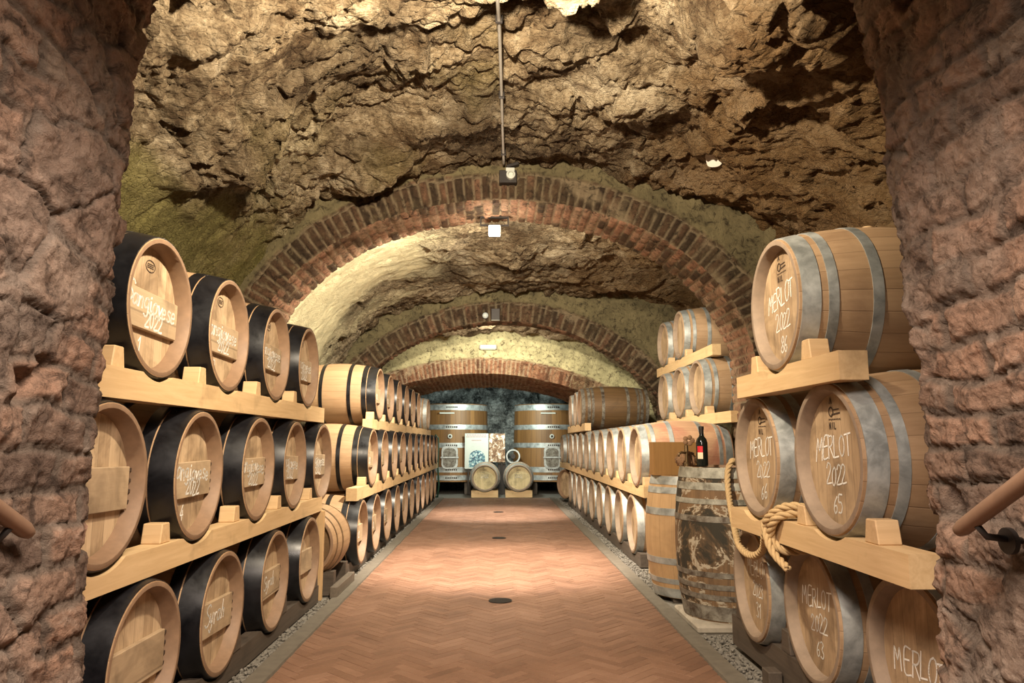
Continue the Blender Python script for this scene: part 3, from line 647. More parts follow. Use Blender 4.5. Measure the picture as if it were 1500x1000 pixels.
def barrel(kind, loc, rotz, label, group=None, name='wine_barrel', board=None, head_text=None, stamp=None, pegs=False, upright=False, bung=False, hoop_skip=()):
    K = KIND[kind]; t = thing(name, label, 'barrel', loc, rotz, group)
    L, Rb, rec = K['L'], K['Rb'], K['rec']
    lo, ro = ((0, 0, L), (0, -PI/2, 0)) if upright else ((0, 0, Rb), (0, 0, 0))
    roll = Matrix.Rotation(random.uniform(-.05, .05), 4, 'X')
    def part(nm, me, parent=t, l=lo, r=ro): return link(nm, me, parent, l, r)
    part('staves', K['staves']); hd = part('head_board', K['head'])
    for i, h in enumerate(K['hoops']): part('hoop', h)
    if board is not None:
        b = part('label_board', BOARD, t, (-rec, 0, Rb), (random.uniform(-.03, .03), 0, 0))
        if board: link('chalk_writing', writing(board, .0245, .009, .12), b)
        if pegs:
            for q in range(4): link('peg', PEG, t, (-rec, 0, Rb+.045-q*.042))
    if head_text: link('chalk_writing', writing(head_text, -rec+.0015, .0068, .08), hd)
    if stamp: link('printed_mark', stamp, hd, (-rec+.0012, 0, 0))
    if bung: link('bung', K['bung'], t, (-L/2, 0, Rb))
    return t
ORD = ['first', 'second', 'third', 'fourth', 'fifth', 'sixth', 'seventh', 'eighth', 'ninth', 'tenth', 'eleventh', 'twelfth']

# left near rack: heads face +X (the walkway)
def SG(h=.105, o=0.): return [('Sangiovese', -.005, -.02+o, .088, -.06), ('2022', .02, -.094, .072, -.04)]
def put(kind, X, Y, zc, face, *a, **k):
    rot = 0 if face == 'r' else PI
    return barrel(kind, (X, Y, zc-KIND[kind]['Rb']), rot+math.radians(random.uniform(-1.2, 1.2)), *a, **k)
gl = 'black-hooped barrels in the near left rack'
rows = []
for i, (Y, num) in enumerate(((3.12, '1'), (3.93, '2'), (4.78, '3'), (5.60, '4'))):
    lab = ('black-hooped oak barrel chalked Sangiovese 2022 and 1, top row, beside the left brick pier', 'black-hooped oak barrel chalked Sangiovese 2022 and 2, on top of the near left rack', 'black-hooped barrel chalked Sangiovese 2022 and 3, top row of the near left rack', 'last barrel at the far end of the top beam of the near left rack')[i]
    put('black', -1.45, Y, 1.82, 'r', lab, gl, board=SG(), head_text=[(num, -.05, -.215, .085, 0)], stamp=STAMPL)
for i, (Y, num) in enumerate(((2.72, ''), (3.56, '14'), (4.43, '6'), (5.22, '5'), (6.03, ''))):
    lab = ('barrel half hidden behind the left brick pier, middle row of near left rack', 'barrel chalked Sangiovese 2022 and 14, middle row of the near left rack', 'barrel chalked Sangiovese 2022 and 6 with worn hoop edge, middle row of near left rack', 'barrel between the one chalked 6 and the end one, middle row of near left rack', 'last barrel at the far end of the middle row of the near left rack')[i]
    put('black', -1.42, Y, 1.09, 'r', lab, gl, board=SG() if i else [], head_text=[(num, -.06, -.215, .08, 0)] if num else None, pegs=i < 3)
for i, Y in enumerate((3.06, 3.88, 4.76, 5.60)):
    lab = ('barrel with dusty black hoop beside the foot of the left brick pier, bottom row', 'barrel with board chalked Syrah in the bottom row of the near left rack', 'third bottom-row barrel from the left pier, under the middle beam of the near left rack', 'bottom-row barrel right beside the wooden post of the near left rack')[i]
    put('black', -1.39, Y, .385, 'r', lab, gl, board=[[], [('Syrah', 0, -.045, .10, .02)], [('Syrah', 0, -.04, .08, .02)], []][i], pegs=True)
# small cask lying lengthwise past the post
barrel('small', (-1.585, 6.12, .42-.30), -PI/2, 'small cask lying lengthwise with its head to the viewer, behind the left rack post', name='small_cask')
# left long stack
gb = 'black-hooped barrels in the long left stack'
for row, X, zc, Y0, n, st in (('bottom', -1.31, .385, 7.30, 11, .835), ('middle', -1.33, 1.09, 7.92, 11, .835), ('top', -1.38, 1.815, 8.60, 7, .85)):
    for k in range(n):
        tall = row == 'top' and k == 6
        put('galv' if tall else 'black', X, Y0+st*k+(1.0 if tall else 0), zc, 'r',
            'grey-hooped barrel standing alone at the far end of the top row, long left stack' if tall else f'{ORD[k]} black-hooped barrel from the near end of the {row} row, long left stack', gb,
            board=None if tall else ([('2022', 0, -.06, .06, 0)] if k < 4 else []))
# right near rack: heads face -X
gr = 'grey-hooped barrels in the near right rack'
def ML(y2, n, dz=0.): return [('MERLOT', -.035, .004+dz, .088, random.uniform(.0, .12)), (y2, -.02, -.105+dz, .078, random.uniform(-.1, .1))]+([(n, -.02, -.215+dz, .075, 0)] if n else [])
put('galv', 1.28, 3.28, 1.875, 'l', 'barrel chalked MERLOT 2022 and 86, alone on the top beam, by the right pier', gr, head_text=ML('2022', '86'), stamp=STAMP, bung=True)
put('galv', 1.32, 2.92, 1.18, 'l', 'barrel chalked MERLOT 2022 and 65, middle row, beside the right brick pier', gr, head_text=ML('2022', '65'), stamp=STAMP)
put('galv', 1.33, 3.76, 1.17, 'l', 'barrel chalked MERLOT 2022 and 66, middle row, above the knotted rope', gr, head_text=ML('2022', '66'), stamp=STAMP)
put('galv', 1.41, 4.15, .465, 'l', 'barrel chalked MERLOT 2023 and 31, bottom row, behind the hanging rope loop', gr, head_text=ML('2023', '31', .03))
put('galv', 1.43, 3.42, .465, 'l', 'barrel chalked MERLOT 2022 and 63, middle one of the bottom row of near right rack', gr, head_text=ML('2022', '63', .02))
put('galv', 1.46, 2.66, .465, 'l', 'barrel chalked MERLOT at the foot of the right brick pier, nearest in bottom row', gr, head_text=ML('2022', '', -.06))
# upright barrels
barrel('worn', (1.67, 5.33, .045), 1.9, 'upright weathered barrel with peeling dark staves carrying the wine bottle', name='upright_barrel', upright=True)
barrel('upright', (1.60, 6.13, .03), .6, 'upright clean oak barrel with grey hoops carrying the wooden case', name='upright_barrel', upright=True)
# right long stack
gq = 'grey-hooped barrels in the long right stack'
for k in range(9):
    put('wine' if k == 0 else 'galv', 1.41, 7.48+.82*k, 1.11, 'l', 'wine-stained barrel nearest on the middle beam of the long right stack, behind the bottle' if k == 0 else f'{ORD[k]} barrel from the near end of the middle row, long right stack', gq)
for k in range(9):
    put('galv', 1.43, 7.87+.82*k, .395, 'l', f'{ORD[k]} barrel from the near end of the bottom row, long right stack', gq)
barrel('black', (1.42, 15.45, .395-.36), PI+math.radians(28), 'dark-rimmed barrel turned toward the walkway at the far right end, bottom row', gq)
put('galv', 1.43, 16.15, 1.11, 'l', 'farthest barrel of the middle row, long right stack, before the right vat', gq)
put('dark', 1.38, 12.15, 1.835, 'l', 'long dark brown barrel lying on top of the long right stack', gq)
put('galv', 1.40, 13.05, 1.84, 'l', 'pale-headed barrel next behind the long dark one, top of right stack', gq)
put('galv', 1.40, 13.95, 1.84, 'l', 'farthest pale barrel on top of the long right stack', gq)
gu = 'pale barrels stored high in the right recess'
for k, (Y, lab) in enumerate(((8.04, 'nearest of the three pale barrels on the lower beam of the right recess'), (8.84, 'middle one of three pale barrels on the lower beam of the right recess'), (9.68, 'farthest of the three pale barrels on the lower beam of the right recess'))):
    put('galv', 2.22, Y, 1.855, 'l', lab, gu)
for Y, lab in ((9.15, 'nearer of the two pale barrels highest up in the right recess'), (10.05, 'farther of the two pale barrels highest up in the right recess')):
    put('galv', 2.32, Y, 2.615, 'l', lab, gu)
# end casks
for x, lab in ((-.28, 'left of the two casks facing the viewer at the end of the walkway'), (.51, 'right of the two casks facing the viewer at the end of the walkway')):
    barrel('pale', (x, 17.0, .085), -PI/2, lab, 'casks at the end of the walkway', head_text=[('2022', 0, 0, .08, 0)], stamp=STAMP)

# ------------------------------------------------------------------ timbers
def beam_mesh(name, x0, x1, y0, y1, z0, z1, notches, mat, org):
    ys = set([y0, y1])
    for yc, zc, r in notches:
        for a in np.linspace(-1, 1, 15):
            yy = yc+a*math.sqrt(max(0, r*r-(zc-z1)**2))
            if y0 < yy < y1: ys.add(yy)
    ys = sorted(ys); bm = bmesh.new(); cols = []
    for y in ys:
        z = z1
        for yc, zc, r in notches:
            if abs(y-yc) < r: z = min(z, zc-math.sqrt(r*r-(y-yc)**2))
        z = max(z, z0+.02)
        cols.append([bm.verts.new((p[0]-org[0], p[1]-org[1], p[2]-org[2])) for p in ((x0, y, z0), (x1, y, z0), (x1, y, z), (x0, y, z))])
    for A, B in zip(cols, cols[1:]):
        for k in range(4): bm.faces.new((A[k], A[(k+1) % 4], B[(k+1) % 4], B[k]))
    bm.faces.new(cols[0]); bm.faces.new(cols[-1][::-1])
    return bm_mesh(name, bm, mat)
def beam(label, x0, x1, y0, y1, z0, z1, notches, mat=None, group=None, name='rack_beam', cat='beam'):
    org = ((x0+x1)/2, (y0+y1)/2, z0)
    return tag(link(name, beam_mesh(name, x0, x1, y0, y1, z0, z1, notches, mat or M['pine'], org), None, org), label, cat, group)
R_N = .322
beam('pale pine beam under the top row of barrels, near left rack', -1.55, -1.447, 2.35, 6.12, 1.41, 1.53, [(y, 1.82, R_N) for y in (3.12, 3.93, 4.78, 5.60)])
beam('pale pine beam under the middle row of barrels, near left rack', -1.52, -1.417, 2.30, 6.02, .70, .812, [(y, 1.09, R_N) for y in (2.72, 3.56, 4.43, 5.22)])
beam('weathered grey sleeper under the bottom row, near left rack', -1.50, -1.41, 2.3, 5.98, .0, .125, [(y, .385, R_N) for y in (3.06, 3.88, 4.76, 5.60)], M['sleeper'], name='sleeper_beam')
beam('pale pine beam under the top row of the long left stack', -1.50, -1.395, 8.15, 15.4, 1.395, 1.51, [(8.6+.85*k+(1 if k == 6 else 0), 1.815, R_N) for k in range(7)])
beam('pale pine beam under the middle row of the long left stack', -1.45, -1.345, 7.12, 16.7, .69, .81, [(7.92+.835*k, 1.09, R_N) for k in range(11)])
beam('dark sleeper on the gravel under the long left stack', -1.47, -1.38, 6.9, 16.1, .0, .125, [(7.30+.835*k, .385, R_N) for k in range(11)], M['sleeper'], name='sleeper_beam')
beam('pale pine beam with open end under the MERLOT 86 barrel', 1.275, 1.385, 2.66, 3.82, 1.475, 1.585, [(3.28, 1.875, R_N)])
beam('pine beam with rope knotted around it, middle of near right rack', 1.315, 1.425, 2.36, 4.13, .78, .888, [(2.92, 1.18, R_N), (3.76, 1.17, R_N)])
beam('dark notched sleeper under the bottom row of the near right rack', 1.45, 1.55, 2.3, 4.62, .03, .20, [(2.66, .465, R_N), (3.42, .465, R_N), (4.15, .465, R_N)], M['sleeper'], name='sleeper_beam')
beam('pine beam under the middle row of the long right stack', 1.425, 1.53, 7.13, 16.6, .715, .825, [(7.48+.82*k, 1.11, R_N) for k in range(9)]+[(16.15, 1.11, R_N)])
beam('dark sleeper on the gravel under the long right stack', 1.45, 1.54, 7.5, 15.0, .0, .13, [(7.87+.82*k, .395, R_N) for k in range(9)], M['sleeper'], name='sleeper_beam')
beam('short pine beam under the long dark barrel on the right stack', 1.40, 1.50, 11.6, 14.4, 1.44, 1.56, [(12.15, 1.835, R_N), (13.05, 1.84, R_N), (13.95, 1.84, R_N)])
beam('pale beam under the three barrels in the right recess', 2.235, 2.335, 6.9, 10.15, 1.44, 1.55, [(y, 1.855, R_N) for y in (8.04, 8.84, 9.68)])
beam('pale beam under the two highest barrels in the right recess', 2.335, 2.43, 7.75, 10.5, 2.19, 2.31, [(y, 2.615, R_N) for y in (9.15, 10.05)])
def post(label, x, y, z0, z1, wx, wy, mat, name='rack_post'):
    return tag(link(name, box_mesh(name, -wx/2, wx/2, -wy/2, wy/2, 0, z1-z0, mat), None, (x, y, z0)), label, 'post')
post('thin upright pine post at the end of the near left rack', -1.44, 6.03, 0, .70, .09, .05, M['pine_v'])
post('narrow upright pine post at the near end of the long right stack', 1.50, 7.16, 0, .715, .07, .05, M['pine_v'])
def chock_mesh(w, d, h, mat):
    bm = bmesh.new(); vs = [bm.verts.new(p) for p in ((-d/2, -w/2, 0), (d/2, -w/2, 0), (d/2, w/2, 0), (-d/2, w/2, 0), (-d/2, -w*.34, h), (d/2, -w*.34, h), (d/2, w*.34, h), (-d/2, w*.34, h))]
    for f in ((0,3,2,1),(4,5,6,7),(0,1,5,4),(1,2,6,5),(2,3,7,6),(3,0,4,7)): bm.faces.new([vs[i] for i in f])
    bmesh.ops.bevel(bm, geom=bm.edges[:], offset=.004, segments=1, affect='EDGES'); return bm_mesh('wooden_chock', bm, mat)
CH = chock_mesh(.10, .085, .085, M['pine_x']); CHD = chock_mesh(.12, .10, .11, M['sleeper'])
def chock(x, y, z, label, group, me=CH): return tag(link('wooden_chock', me, None, (x, y, z)), label, 'chock', group)
g1 = 'chocks on the near left rack'
for Y, nm in ((3.12, 'barrel chalked 1'), (3.93, 'barrel chalked 2'), (4.78, 'barrel chalked 3'), (5.60, 'end barrel')):
    chock(-1.51, Y-.30, 1.53, f'pale chock before the {nm}, top beam of near left rack', g1)
for Y, nm in ((3.56, 'barrel chalked 14'), (4.43, 'barrel chalked 6'), (5.22, 'fourth barrel'), (6.03, 'end barrel')):
    chock(-1.48, Y-.30, .812, f'wooden chock before the {nm}, middle beam of near left rack', g1)
for Y, nm in ((3.88, 'Syrah barrel'), (4.76, 'third barrel'), (5.60, 'barrel by the post')):
    chock(-1.455, Y+.27, .125, f'grey wooden chock past the {nm}, bottom sleeper of near left rack', g1, CHD)
for row, X, z, Y0, n, st in (('top', -1.45, 1.51, 8.6, 6, .85), ('middle', -1.40, .81, 7.92, 11, .835)):
    for k in range(n): chock(X, Y0+st*k-.275, z, f'small chock beside the {ORD[k]} barrel of the {row} row, long left stack', 'chocks on the long left stack')
for x, y, z, lab in ((1.33, 2.975, 1.585, 'pale chock on the near side of the MERLOT 86 barrel'), (1.37, 2.61, .888, 'chunky chock on the near side of the MERLOT 65 barrel'), (1.37, 3.205, .888, 'thin chock between the MERLOT 65 barrel and the rope knot'), (1.33, 3.585, 1.585, 'pale chock at the far side of the MERLOT 86 barrel')):
    chock(x, y, z, lab, 'chocks on the near right rack')
for x, y, lab in ((1.50, 3.78, 'dark chock on the sleeper between the barrels chalked 31 and 63'), (1.50, 4.48, 'dark chock at the far end of the right sleeper, beside the weathered barrel')):
    chock(x, y, .20, lab, 'chocks on the near right rack', CHD)
for Y, nm in ((8.04, 'nearest'), (8.84, 'middle'), (9.68, 'farthest')): chock(2.285, Y-.275, 1.55, f'pale chock beside the {nm} barrel on the lower beam of the right recess', 'chocks in the right recess')
for Y, nm in ((9.15, 'nearer'), (10.05, 'farther')): chock(2.38, Y-.275, 2.31, f'pale chock beside the {nm} of the two highest barrels, right recess', 'chocks in the right recess')
for k in range(4): chock(1.48, 7.48+.82*k-.275, .825, f'small chock beside the {ORD[k]} barrel of the middle row, long right stack', 'chocks on the long right stack')
# feet of the sleepers, set on the gravel
for x, y, lab in ((1.405, 3.10, 'dark block on the gravel before the barrel chalked 63'), (1.405, 3.86, 'dark block on the gravel between the barrels chalked 63 and 31'), (1.405, 2.9, 'lowest dark block near the corner of the right sleeper')):
    tag(link('support_block', box_mesh('support_block', -.035, .035, -.05, .05, 0, .11 if y > 3 else .07, M['sleeper']), None, (x, y, -.012)), lab, 'block', 'blocks beside the right sleeper')
# cradle under the small cask
t = thing('cask_cradle', 'grey timber cradle on the gravel under the small lengthwise cask', 'cradle', (-1.585, 6.45, 0))
link('cross_timber', beam_mesh('cross_timber', -.09, 0, -.24, .24, 0, .19, [(0, .42, .285)], M['sleeper'], (0, 0, 0)), t, (0, -.24, 0), (0, 0, PI/2)).rotation_euler = (0, 0, -PI/2)
link('cross_timber', beam_mesh('cross_timber', -.09, 0, -.24, .24, 0, .19, [(0, .42, .285)], M['sleeper'], (0, 0, 0)), t, (0, .24, 0), (0, 0, -PI/2))
for sx in (-1, 1): link('side_rail', box_mesh('side_rail', -.03, .03, -.36, .36, .0, .09, M['grey_timber']), t, (sx*.27, 0, .0))
# cradles of the two end casks
for x, lab in ((-.28, 'pale wooden cradle under the left end cask'), (.51, 'pale wooden cradle under the right end cask')):
    t = thing('cask_cradle', lab, 'cradle', (x, 17.45, 0), 0, 'cradles of the end casks')
    for yy in (-.36, .32):
        me = beam_mesh('cross_timber', -.045, .045, -.31, .31, 0, .16, [(0, .445, .325)], M['pine'], (0, 0, 0))
        link('cross_timber', me, t, (0, yy, 0.0), (0, 0, PI/2))
# stone slab and block under the uprights
tag(link('stone_slab', box_mesh('stone_slab', -.34, .36, -.36, .30, -.012, .045, M['grey_stone'], .015), None, (1.67, 5.33, 0)), 'flat pale stone slab under the upright weathered barrel', 'slab')
tag(link('support_block', box_mesh('support_block', -.22, .2, -.2, .2, -.012, .03, M['sleeper'], .006), None, (1.62, 6.13, 0)), 'dark low block under the upright clean oak barrel', 'block')

# ------------------------------------------------------------------ things on the uprights
def wine_bottle(loc, label):
    t = thing('wine_bottle', label, 'bottle', loc)
    link('glass_body', lathe('glass_body', [(0, 0), (0, .036), (.006, .041), (.17, .041), (.195, .034), (.215, .018), (.225, .0155), (.275, .0148)], 32, M['glass'], 'z'), t)
    link('capsule', lathe('capsule', [(.235, .0165), (.262, .0165), (.264, .0185), (.285, .0185), (.287, 0)], 24, M['iron'], 'z'), t)
    seg = 14; bm = bmesh.new()
    def lab(bm, z0, z1, r, a0, a1):
        A = [[bm.verts.new((r*math.cos(a0+(a1-a0)*k/seg), r*math.sin(a0+(a1-a0)*k/seg), z)) for z in (z0, z1)] for k in range(seg+1)]
        for p, q in zip(A, A[1:]): bm.faces.new((p[0], q[0], q[1], p[1]))
    lab(bm, .10, .145, .0418, PI*1.15, PI*1.46); link('red_label', bm_mesh('red_label', bm, M['red']), t)
    bm = bmesh.new(); lab(bm, .055, .1, .0418, PI*1.15, PI*1.46); link('lower_label', bm_mesh('lower_label', bm, M['cream']), t)
    return t
wine_bottle((1.47, 5.22, 1.075), 'dark wine bottle with red label standing on the weathered upright barrel')
t = thing('wooden_case', 'amber wooden wine case standing on the clean upright barrel', 'case', (1.50, 6.06, .98))
link('front_panel', box_mesh('front_panel', -.215, .19, -.09, -.078, 0, .27, M['amber'], .002), t)
link('back_panel', box_mesh('back_panel', -.215, .19, .078, .09, 0, .27, M['amber'], .002), t)
link('side_panel', box_mesh('side_panel', -.215, -.203, -.078, .078, 0, .27, M['amber'], .002), t)
link('side_panel', box_mesh('side_panel', .178, .19, -.078, .078, 0, .27, M['amber'], .002), t)
link('bottom_panel', box_mesh('bottom_panel', -.203, .178, -.078, .078, 0, .012, M['amber'], .002), t)
t = thing('barrel_tap', 'dark metal tap with flower-shaped handle standing beside the bottle', 'tap', (1.37, 5.27, 1.075))
link('tap_stem', lathe('tap_stem', [(0, .02), (.02, .02), (.03, .012), (.10, .011), (.105, .016), (.15, .014), (.155, .006), (.18, .006)], 20, M['brass'], 'z'), t)
bm = bmesh.new(); tube(bm, [(0, 0, .095), (-.04, -.02, .10), (-.06, -.03, .09), (-.065, -.032, .07)], [.009, .009, .008, .008], 10); link('spout', bm_mesh('spout', bm, M['brass'], True), t)
bm = bmesh.new()
for k in range(5):
    a = k*2*PI/5; bmesh.ops.create_uvsphere(bm, u_segments=12, v_segments=8, radius=.018, matrix=Matrix.Translation((.02+.028*math.cos(a), 0, .185+.022*math.sin(a))) @ Matrix.Diagonal((1, .5, 1, 1)))
link('tap_handle', bm_mesh('tap_handle', bm, M['brown'], True), t)
bm = bmesh.new(); bmesh.ops.create_icosphere(bm, subdivisions=4, radius=1)
for v in bm.verts:
    n = 1+.16*math.sin(9*v.co.x+3*v.co.z)*math.cos(7*v.co.y)+.06*math.sin(23*v.co.z+5*v.co.x); v.co = Vector((v.co.x*.075*n, v.co.y*.06*n, .045+max(-.75, v.co.z)*.06*n))
tag(link('brown_stone', bm_mesh('brown_stone', bm, M['brown'], True), None, (1.405, 5.42, 1.075)), 'rough mottled brown stone lying between the tap and the bottle', 'stone')

# ------------------------------------------------------------------ rope
def rope_mesh(paths):
    bm = bmesh.new()
    for pts, r in paths:
        P = catmull(pts, 14); P, = (P,)
        d = np.r_[0, np.cumsum(np.linalg.norm(np.diff(P, axis=0), axis=1))]; n = max(20, int(d[-1]/.006)); tt = np.linspace(0, d[-1], n)
        P = np.c_[[np.interp(tt, d, P[:, k]) for k in range(3)]].T
        up = None; fr = []
        for i in range(n):
            dv = Vector(P[min(i+1, n-1)]-P[max(i-1, 0)]).normalized()
            if up is None: up = dv.orthogonal().normalized()
            up = (up-dv*up.dot(dv)).normalized(); fr.append((up.copy(), dv.cross(up)))
        for k in range(3):
            ph = k*2*PI/3
            tube(bm, [Vector(P[i])+(fr[i][0]*math.cos(ph+tt[i]*52)+fr[i][1]*math.sin(ph+tt[i]*52))*r*.5 for i in range(n)], r*.56, 7)
    return bm_mesh('rope', bm, M['rope'], True)
ry = 3.90
rp = [([(1.64, 4.99, 1.10), (1.60, 4.96, 1.12), (1.565, 4.95, 1.05), (1.53, 4.84, .92), (1.455, 4.53, .765), (1.385, 4.24, .675), (1.365, 4.06, .645), (1.36, 3.90, .655), (1.35, 3.75, .71), (1.30, 3.58, .79), (1.285, 3.49, .86), (1.32, 3.44, .912), (1.40, 3.42, .915), (1.455, 3.42, .86), (1.455, 3.41, .77), (1.40, 3.41, .75), (1.32, 3.43, .752), (1.285, 3.46, .81), (1.285, 3.40, .89), (1.34, 3.36, .922), (1.43, 3.32, .925), (1.47, 3.30, .86)], .020),
      ([(1.285, 3.52, .82), (1.27, 3.45, .89), (1.31, 3.38, .945), (1.38, 3.33, .955), (1.45, 3.29, .92)], .019),
      ([(1.27, 3.50, .86), (1.265, 3.44, .78), (1.275, 3.40, .735), (1.285, 3.35, .71), (1.29, 3.29, .69)], .018)]
ro = link('rope', rope_mesh(rp)); tag(ro, 'thick twisted hemp rope knotted round the right middle beam, hanging in a loop', 'rope')

# ------------------------------------------------------------------ handrails
for sx, nm in ((-1, 'left'), (1, 'right')):
    t = thing('handrail', f'worn sloping handrail end on the {nm} brick pier', 'handrail', (sx*1.08, 1.6, 1.0), 0, 'handrails on the piers')
    bm = bmesh.new(); xx = 0.015 if sx > 0 else .0
    tube(bm, [(xx, .145, .03), (xx, .14, .034), (xx, .12, .045), (xx, -.1, .165), (xx, -.6, .45), (xx, -1.2, .78)], [.008, .014, .019, .02, .02, .02], 14)
    link('rail_bar', bm_mesh('rail_bar', bm, M['rail'], True), t)
    bm = bmesh.new(); tube(bm, [(xx, .07, .055), (xx+sx*.02, .07, .03), (xx+sx*.10, .07, .02)], .008, 8)
    link('bracket', bm_mesh('bracket', bm, M['iron'], True), t)
    link('bracket_plate', lathe('bracket_plate', [(-.006, 0), (-.006, .03), (.006, .03), (.006, 0)], 16, M['iron']), t, (sx*.085, .07, .02))

# ------------------------------------------------------------------ vats at the end
def vat(x, y, label):
    t = thing('wine_vat', label, 'vat', (x, y, 0), 0, 'oak vats at the end wall')
    z0, z1, r0, r1 = .30, 2.22, .95, .90
    def R(z): return r0+(r1-r0)*(z-z0)/(z1-z0)
    m = M['vat']; link('staves', lathe('staves', [(z0+.04, 0), (z0+.04, r0-.05), (z0, r0-.05), (z0, r0), (z1, r1), (z1, r1-.045), (z1-.05, r1-.045), (z1-.05, 0)], 72, m, 'z'), t)
    for a, b in ((.34, .46), (.53, .66), (1.13, 1.25), (1.58, 1.70), (2.06, 2.20)):
        h = link('hoop', lathe('hoop', [(a, R(a)+.001), (a, R(a)+.006), (b, R(b)+.006), (b, R(b)+.001)], 72, M['galv'], 'z', closed=True), t)
        bm = bmesh.new()
        for q in range(6): bbox(bm, -.15+q*.05, -.12+q*.05, -R(a)-.022, -R(a)-.004, (a+b)/2-.02, (a+b)/2+.02)
        link('hoop_clamp', bm_mesh('hoop_clamp', bm, M['iron']), h, (.05, .012, 0))
    # hatch
    def rr(w, h, r, n=6):
        out = []
        for cx, cz, a0 in ((w-r, h-r, 0), (-w+r, h-r, PI/2), (-w+r, -h+r, PI), (w-r, -h+r, 1.5*PI)):
            out += [(cx+r*math.cos(a0+PI/2*k/n), cz+r*math.sin(a0+PI/2*k/n)) for k in range(n+1)]
        return out
    def plate(w, h, r, y0, y1):
        bm = bmesh.new(); o = rr(w, h, r); A = [bm.verts.new((p[0], y0, p[1])) for p in o]; Bv = [bm.verts.new((p[0], y1, p[1])) for p in o]
        bm.faces.new(A); bm.faces.new(Bv[::-1])
        for k in range(len(o)): bm.faces.new((A[k], A[(k+1) % len(o)], Bv[(k+1) % len(o)], Bv[k]))
        return bm
    hy = -R(.9)
    hatch = link('hatch_frame', bm_mesh('hatch_frame', plate(.20, .28, .12, -.05, .06), M['galv']), t, (0, hy, .895))
    link('hatch_door', bm_mesh('hatch_door', plate(.155, .225, .10, -.075, -.04), M['rust']), hatch)
    link('hatch_bar', box_mesh('hatch_bar', -.22, .22, -.10, -.075, -.02, .02, M['galv']), hatch)
    g = link('gauge', lathe('gauge', [(-.02, 0), (-.02, .055), (.02, .055), (.025, .045), (.025, 0)], 24, M['white'], 'x'), t, (0, -R(1.4)-.01, 1.41), (0, 0, -PI/2))
    link('gauge_face', lathe('gauge_face', [(.026, 0), (.026, .03), (.03, 0)], 16, M['iron'], 'x'), g)
    link('level_tag', box_mesh('level_tag', -.27, .10, -R(1.98)-.02, -R(1.98)+.06, 1.965, 2.0, M['white']), t)
    for a in (PI*1.3, PI*1.7, PI*.3, PI*.7): link('foot', box_mesh('foot', -.09, .09, -.09, .09, -.012, z0+.02, M['sleeper']), t, (.75*math.cos(a), .75*math.sin(a), 0))
    return t
M['vat'] = mat_staves('vat_staves', (.13, .062, .02), (.38, .21, .075), nst=44, stain=(.10, .05, .02), stain_amt=.4)
# vat staves stand upright: the stave pattern turns round z
def vat_mat():
    s = NT('vat_oak'); tc = s.n('TexCoord').outputs['Object']; sp = s.n('SeparateXYZ', {0: tc})
    a = s.math('MULTIPLY', s.math('ARCTAN2', sp.outputs[1], sp.outputs[0]), 44/(2*PI)); fl = s.math('FLOOR', a); fr = s.math('FRACT', a)
    wn = s.n('TexWhiteNoise', {'Vector': s.n('CombineXYZ', {0: fl}).outputs[0]}).outputs[0]
    g = s.noise(s.n('CombineXYZ', {0: s.math('MULTIPLY', sp.outputs[0], 14.), 1: s.math('MULTIPLY', sp.outputs[1], 14.), 2: sp.outputs[2]}).outputs[0], 1.6, 5, .6, .4)
    c = s.mix(s.math('ADD', s.math('MULTIPLY', wn, .5), s.math('MULTIPLY', g, .6), clamp=True), (.07, .03, .010), (.27, .135, .042))
    gm = s.rng(s.math('MINIMUM', fr, s.math('SUBTRACT', 1., fr)), 0., .05, 1., 0.); c = s.mix(s.math('MULTIPLY', gm, .6), c, (.04, .02, .008))
    return s.fin(c, .55, s.bump(s.math('SUBTRACT', g, gm), .3, .004))
M['vat'] = vat_mat()
vat(-1.16, 19.0, 'large round oak vat with grey hoops, left of the end wall')
vat(1.36, 19.0, 'large round oak vat with grey hoops, right of the end wall')

# display panels between the vats
t = thing('display_board', 'white information board with a round blue picture behind the left end cask', 'board', (-.50, 17.99, 0))
link('panel', box_mesh('panel', -.29, .29, -.012, .012, .62, 1.48, M['white'], .003), t)
for sx in (-1, 1): link('leg', box_mesh('leg', -.02, .02, -.0, .03, 0, .9, M['iron']), t, (sx*.2, .014, 0))
def pic_mat(name, a, b, c, sc):
    s = NT(name); co = s.co(); n = s.noise(co, sc, 6, .7, .8); return s.fin(s.ramp(n, [(.32, a), (.47, b), (.52, c), (.63, (.75, .75, .68))]), .5)
bm = bmesh.new(); pts = [(-.19, .66), (.21, .66), (.21, .80)]+[(.01+.20*math.cos(a), .87+.20*math.sin(a)) for a in np.linspace(-.2, PI+.2, 20)]+[(-.19, .8)]
f = bm.faces.new([bm.verts.new((p[0], -.0135, p[1])) for p in pts]); r = bmesh.ops.extrude_face_region(bm, geom=[f])
for v in [e for e in r['geom'] if isinstance(e, bmesh.types.BMVert)]: v.co.y -= .002
link('picture', bm_mesh('picture', bm, pic_mat('blue_picture', (.01, .015, .02), (.04, .09, .14), (.12, .28, .30), 16.)), t)
bm = bmesh.new()
for z, x0, x1, n in ((1.43, -.24, .24, 12), (1.385, -.25, .25, 13), (1.30, -.12, .12, 7)):
    for k in range(n): xx = x0+(x1-x0)*k/n; bbox(bm, xx, xx+(x1-x0)/n*.62, -.0145, -.012, z, z+.022)
link('heading', bm_mesh('heading', bm, mat_plain('heading_ink', (.38, .16, .15), .6)), t)
bm = bmesh.new()
for q in range(5): bbox(bm, -.13, .2-.05*(q % 2), -.0145, -.012, 1.23-q*.035, 1.238-q*.035)
link('small_print', bm_mesh('small_print', bm, mat_plain('grey_ink', (.45, .46, .42), .6)), t)
t = thing('display_board', 'sepia picture panel standing beside the white information board', 'board', (.0, 18.04, 0), .12)
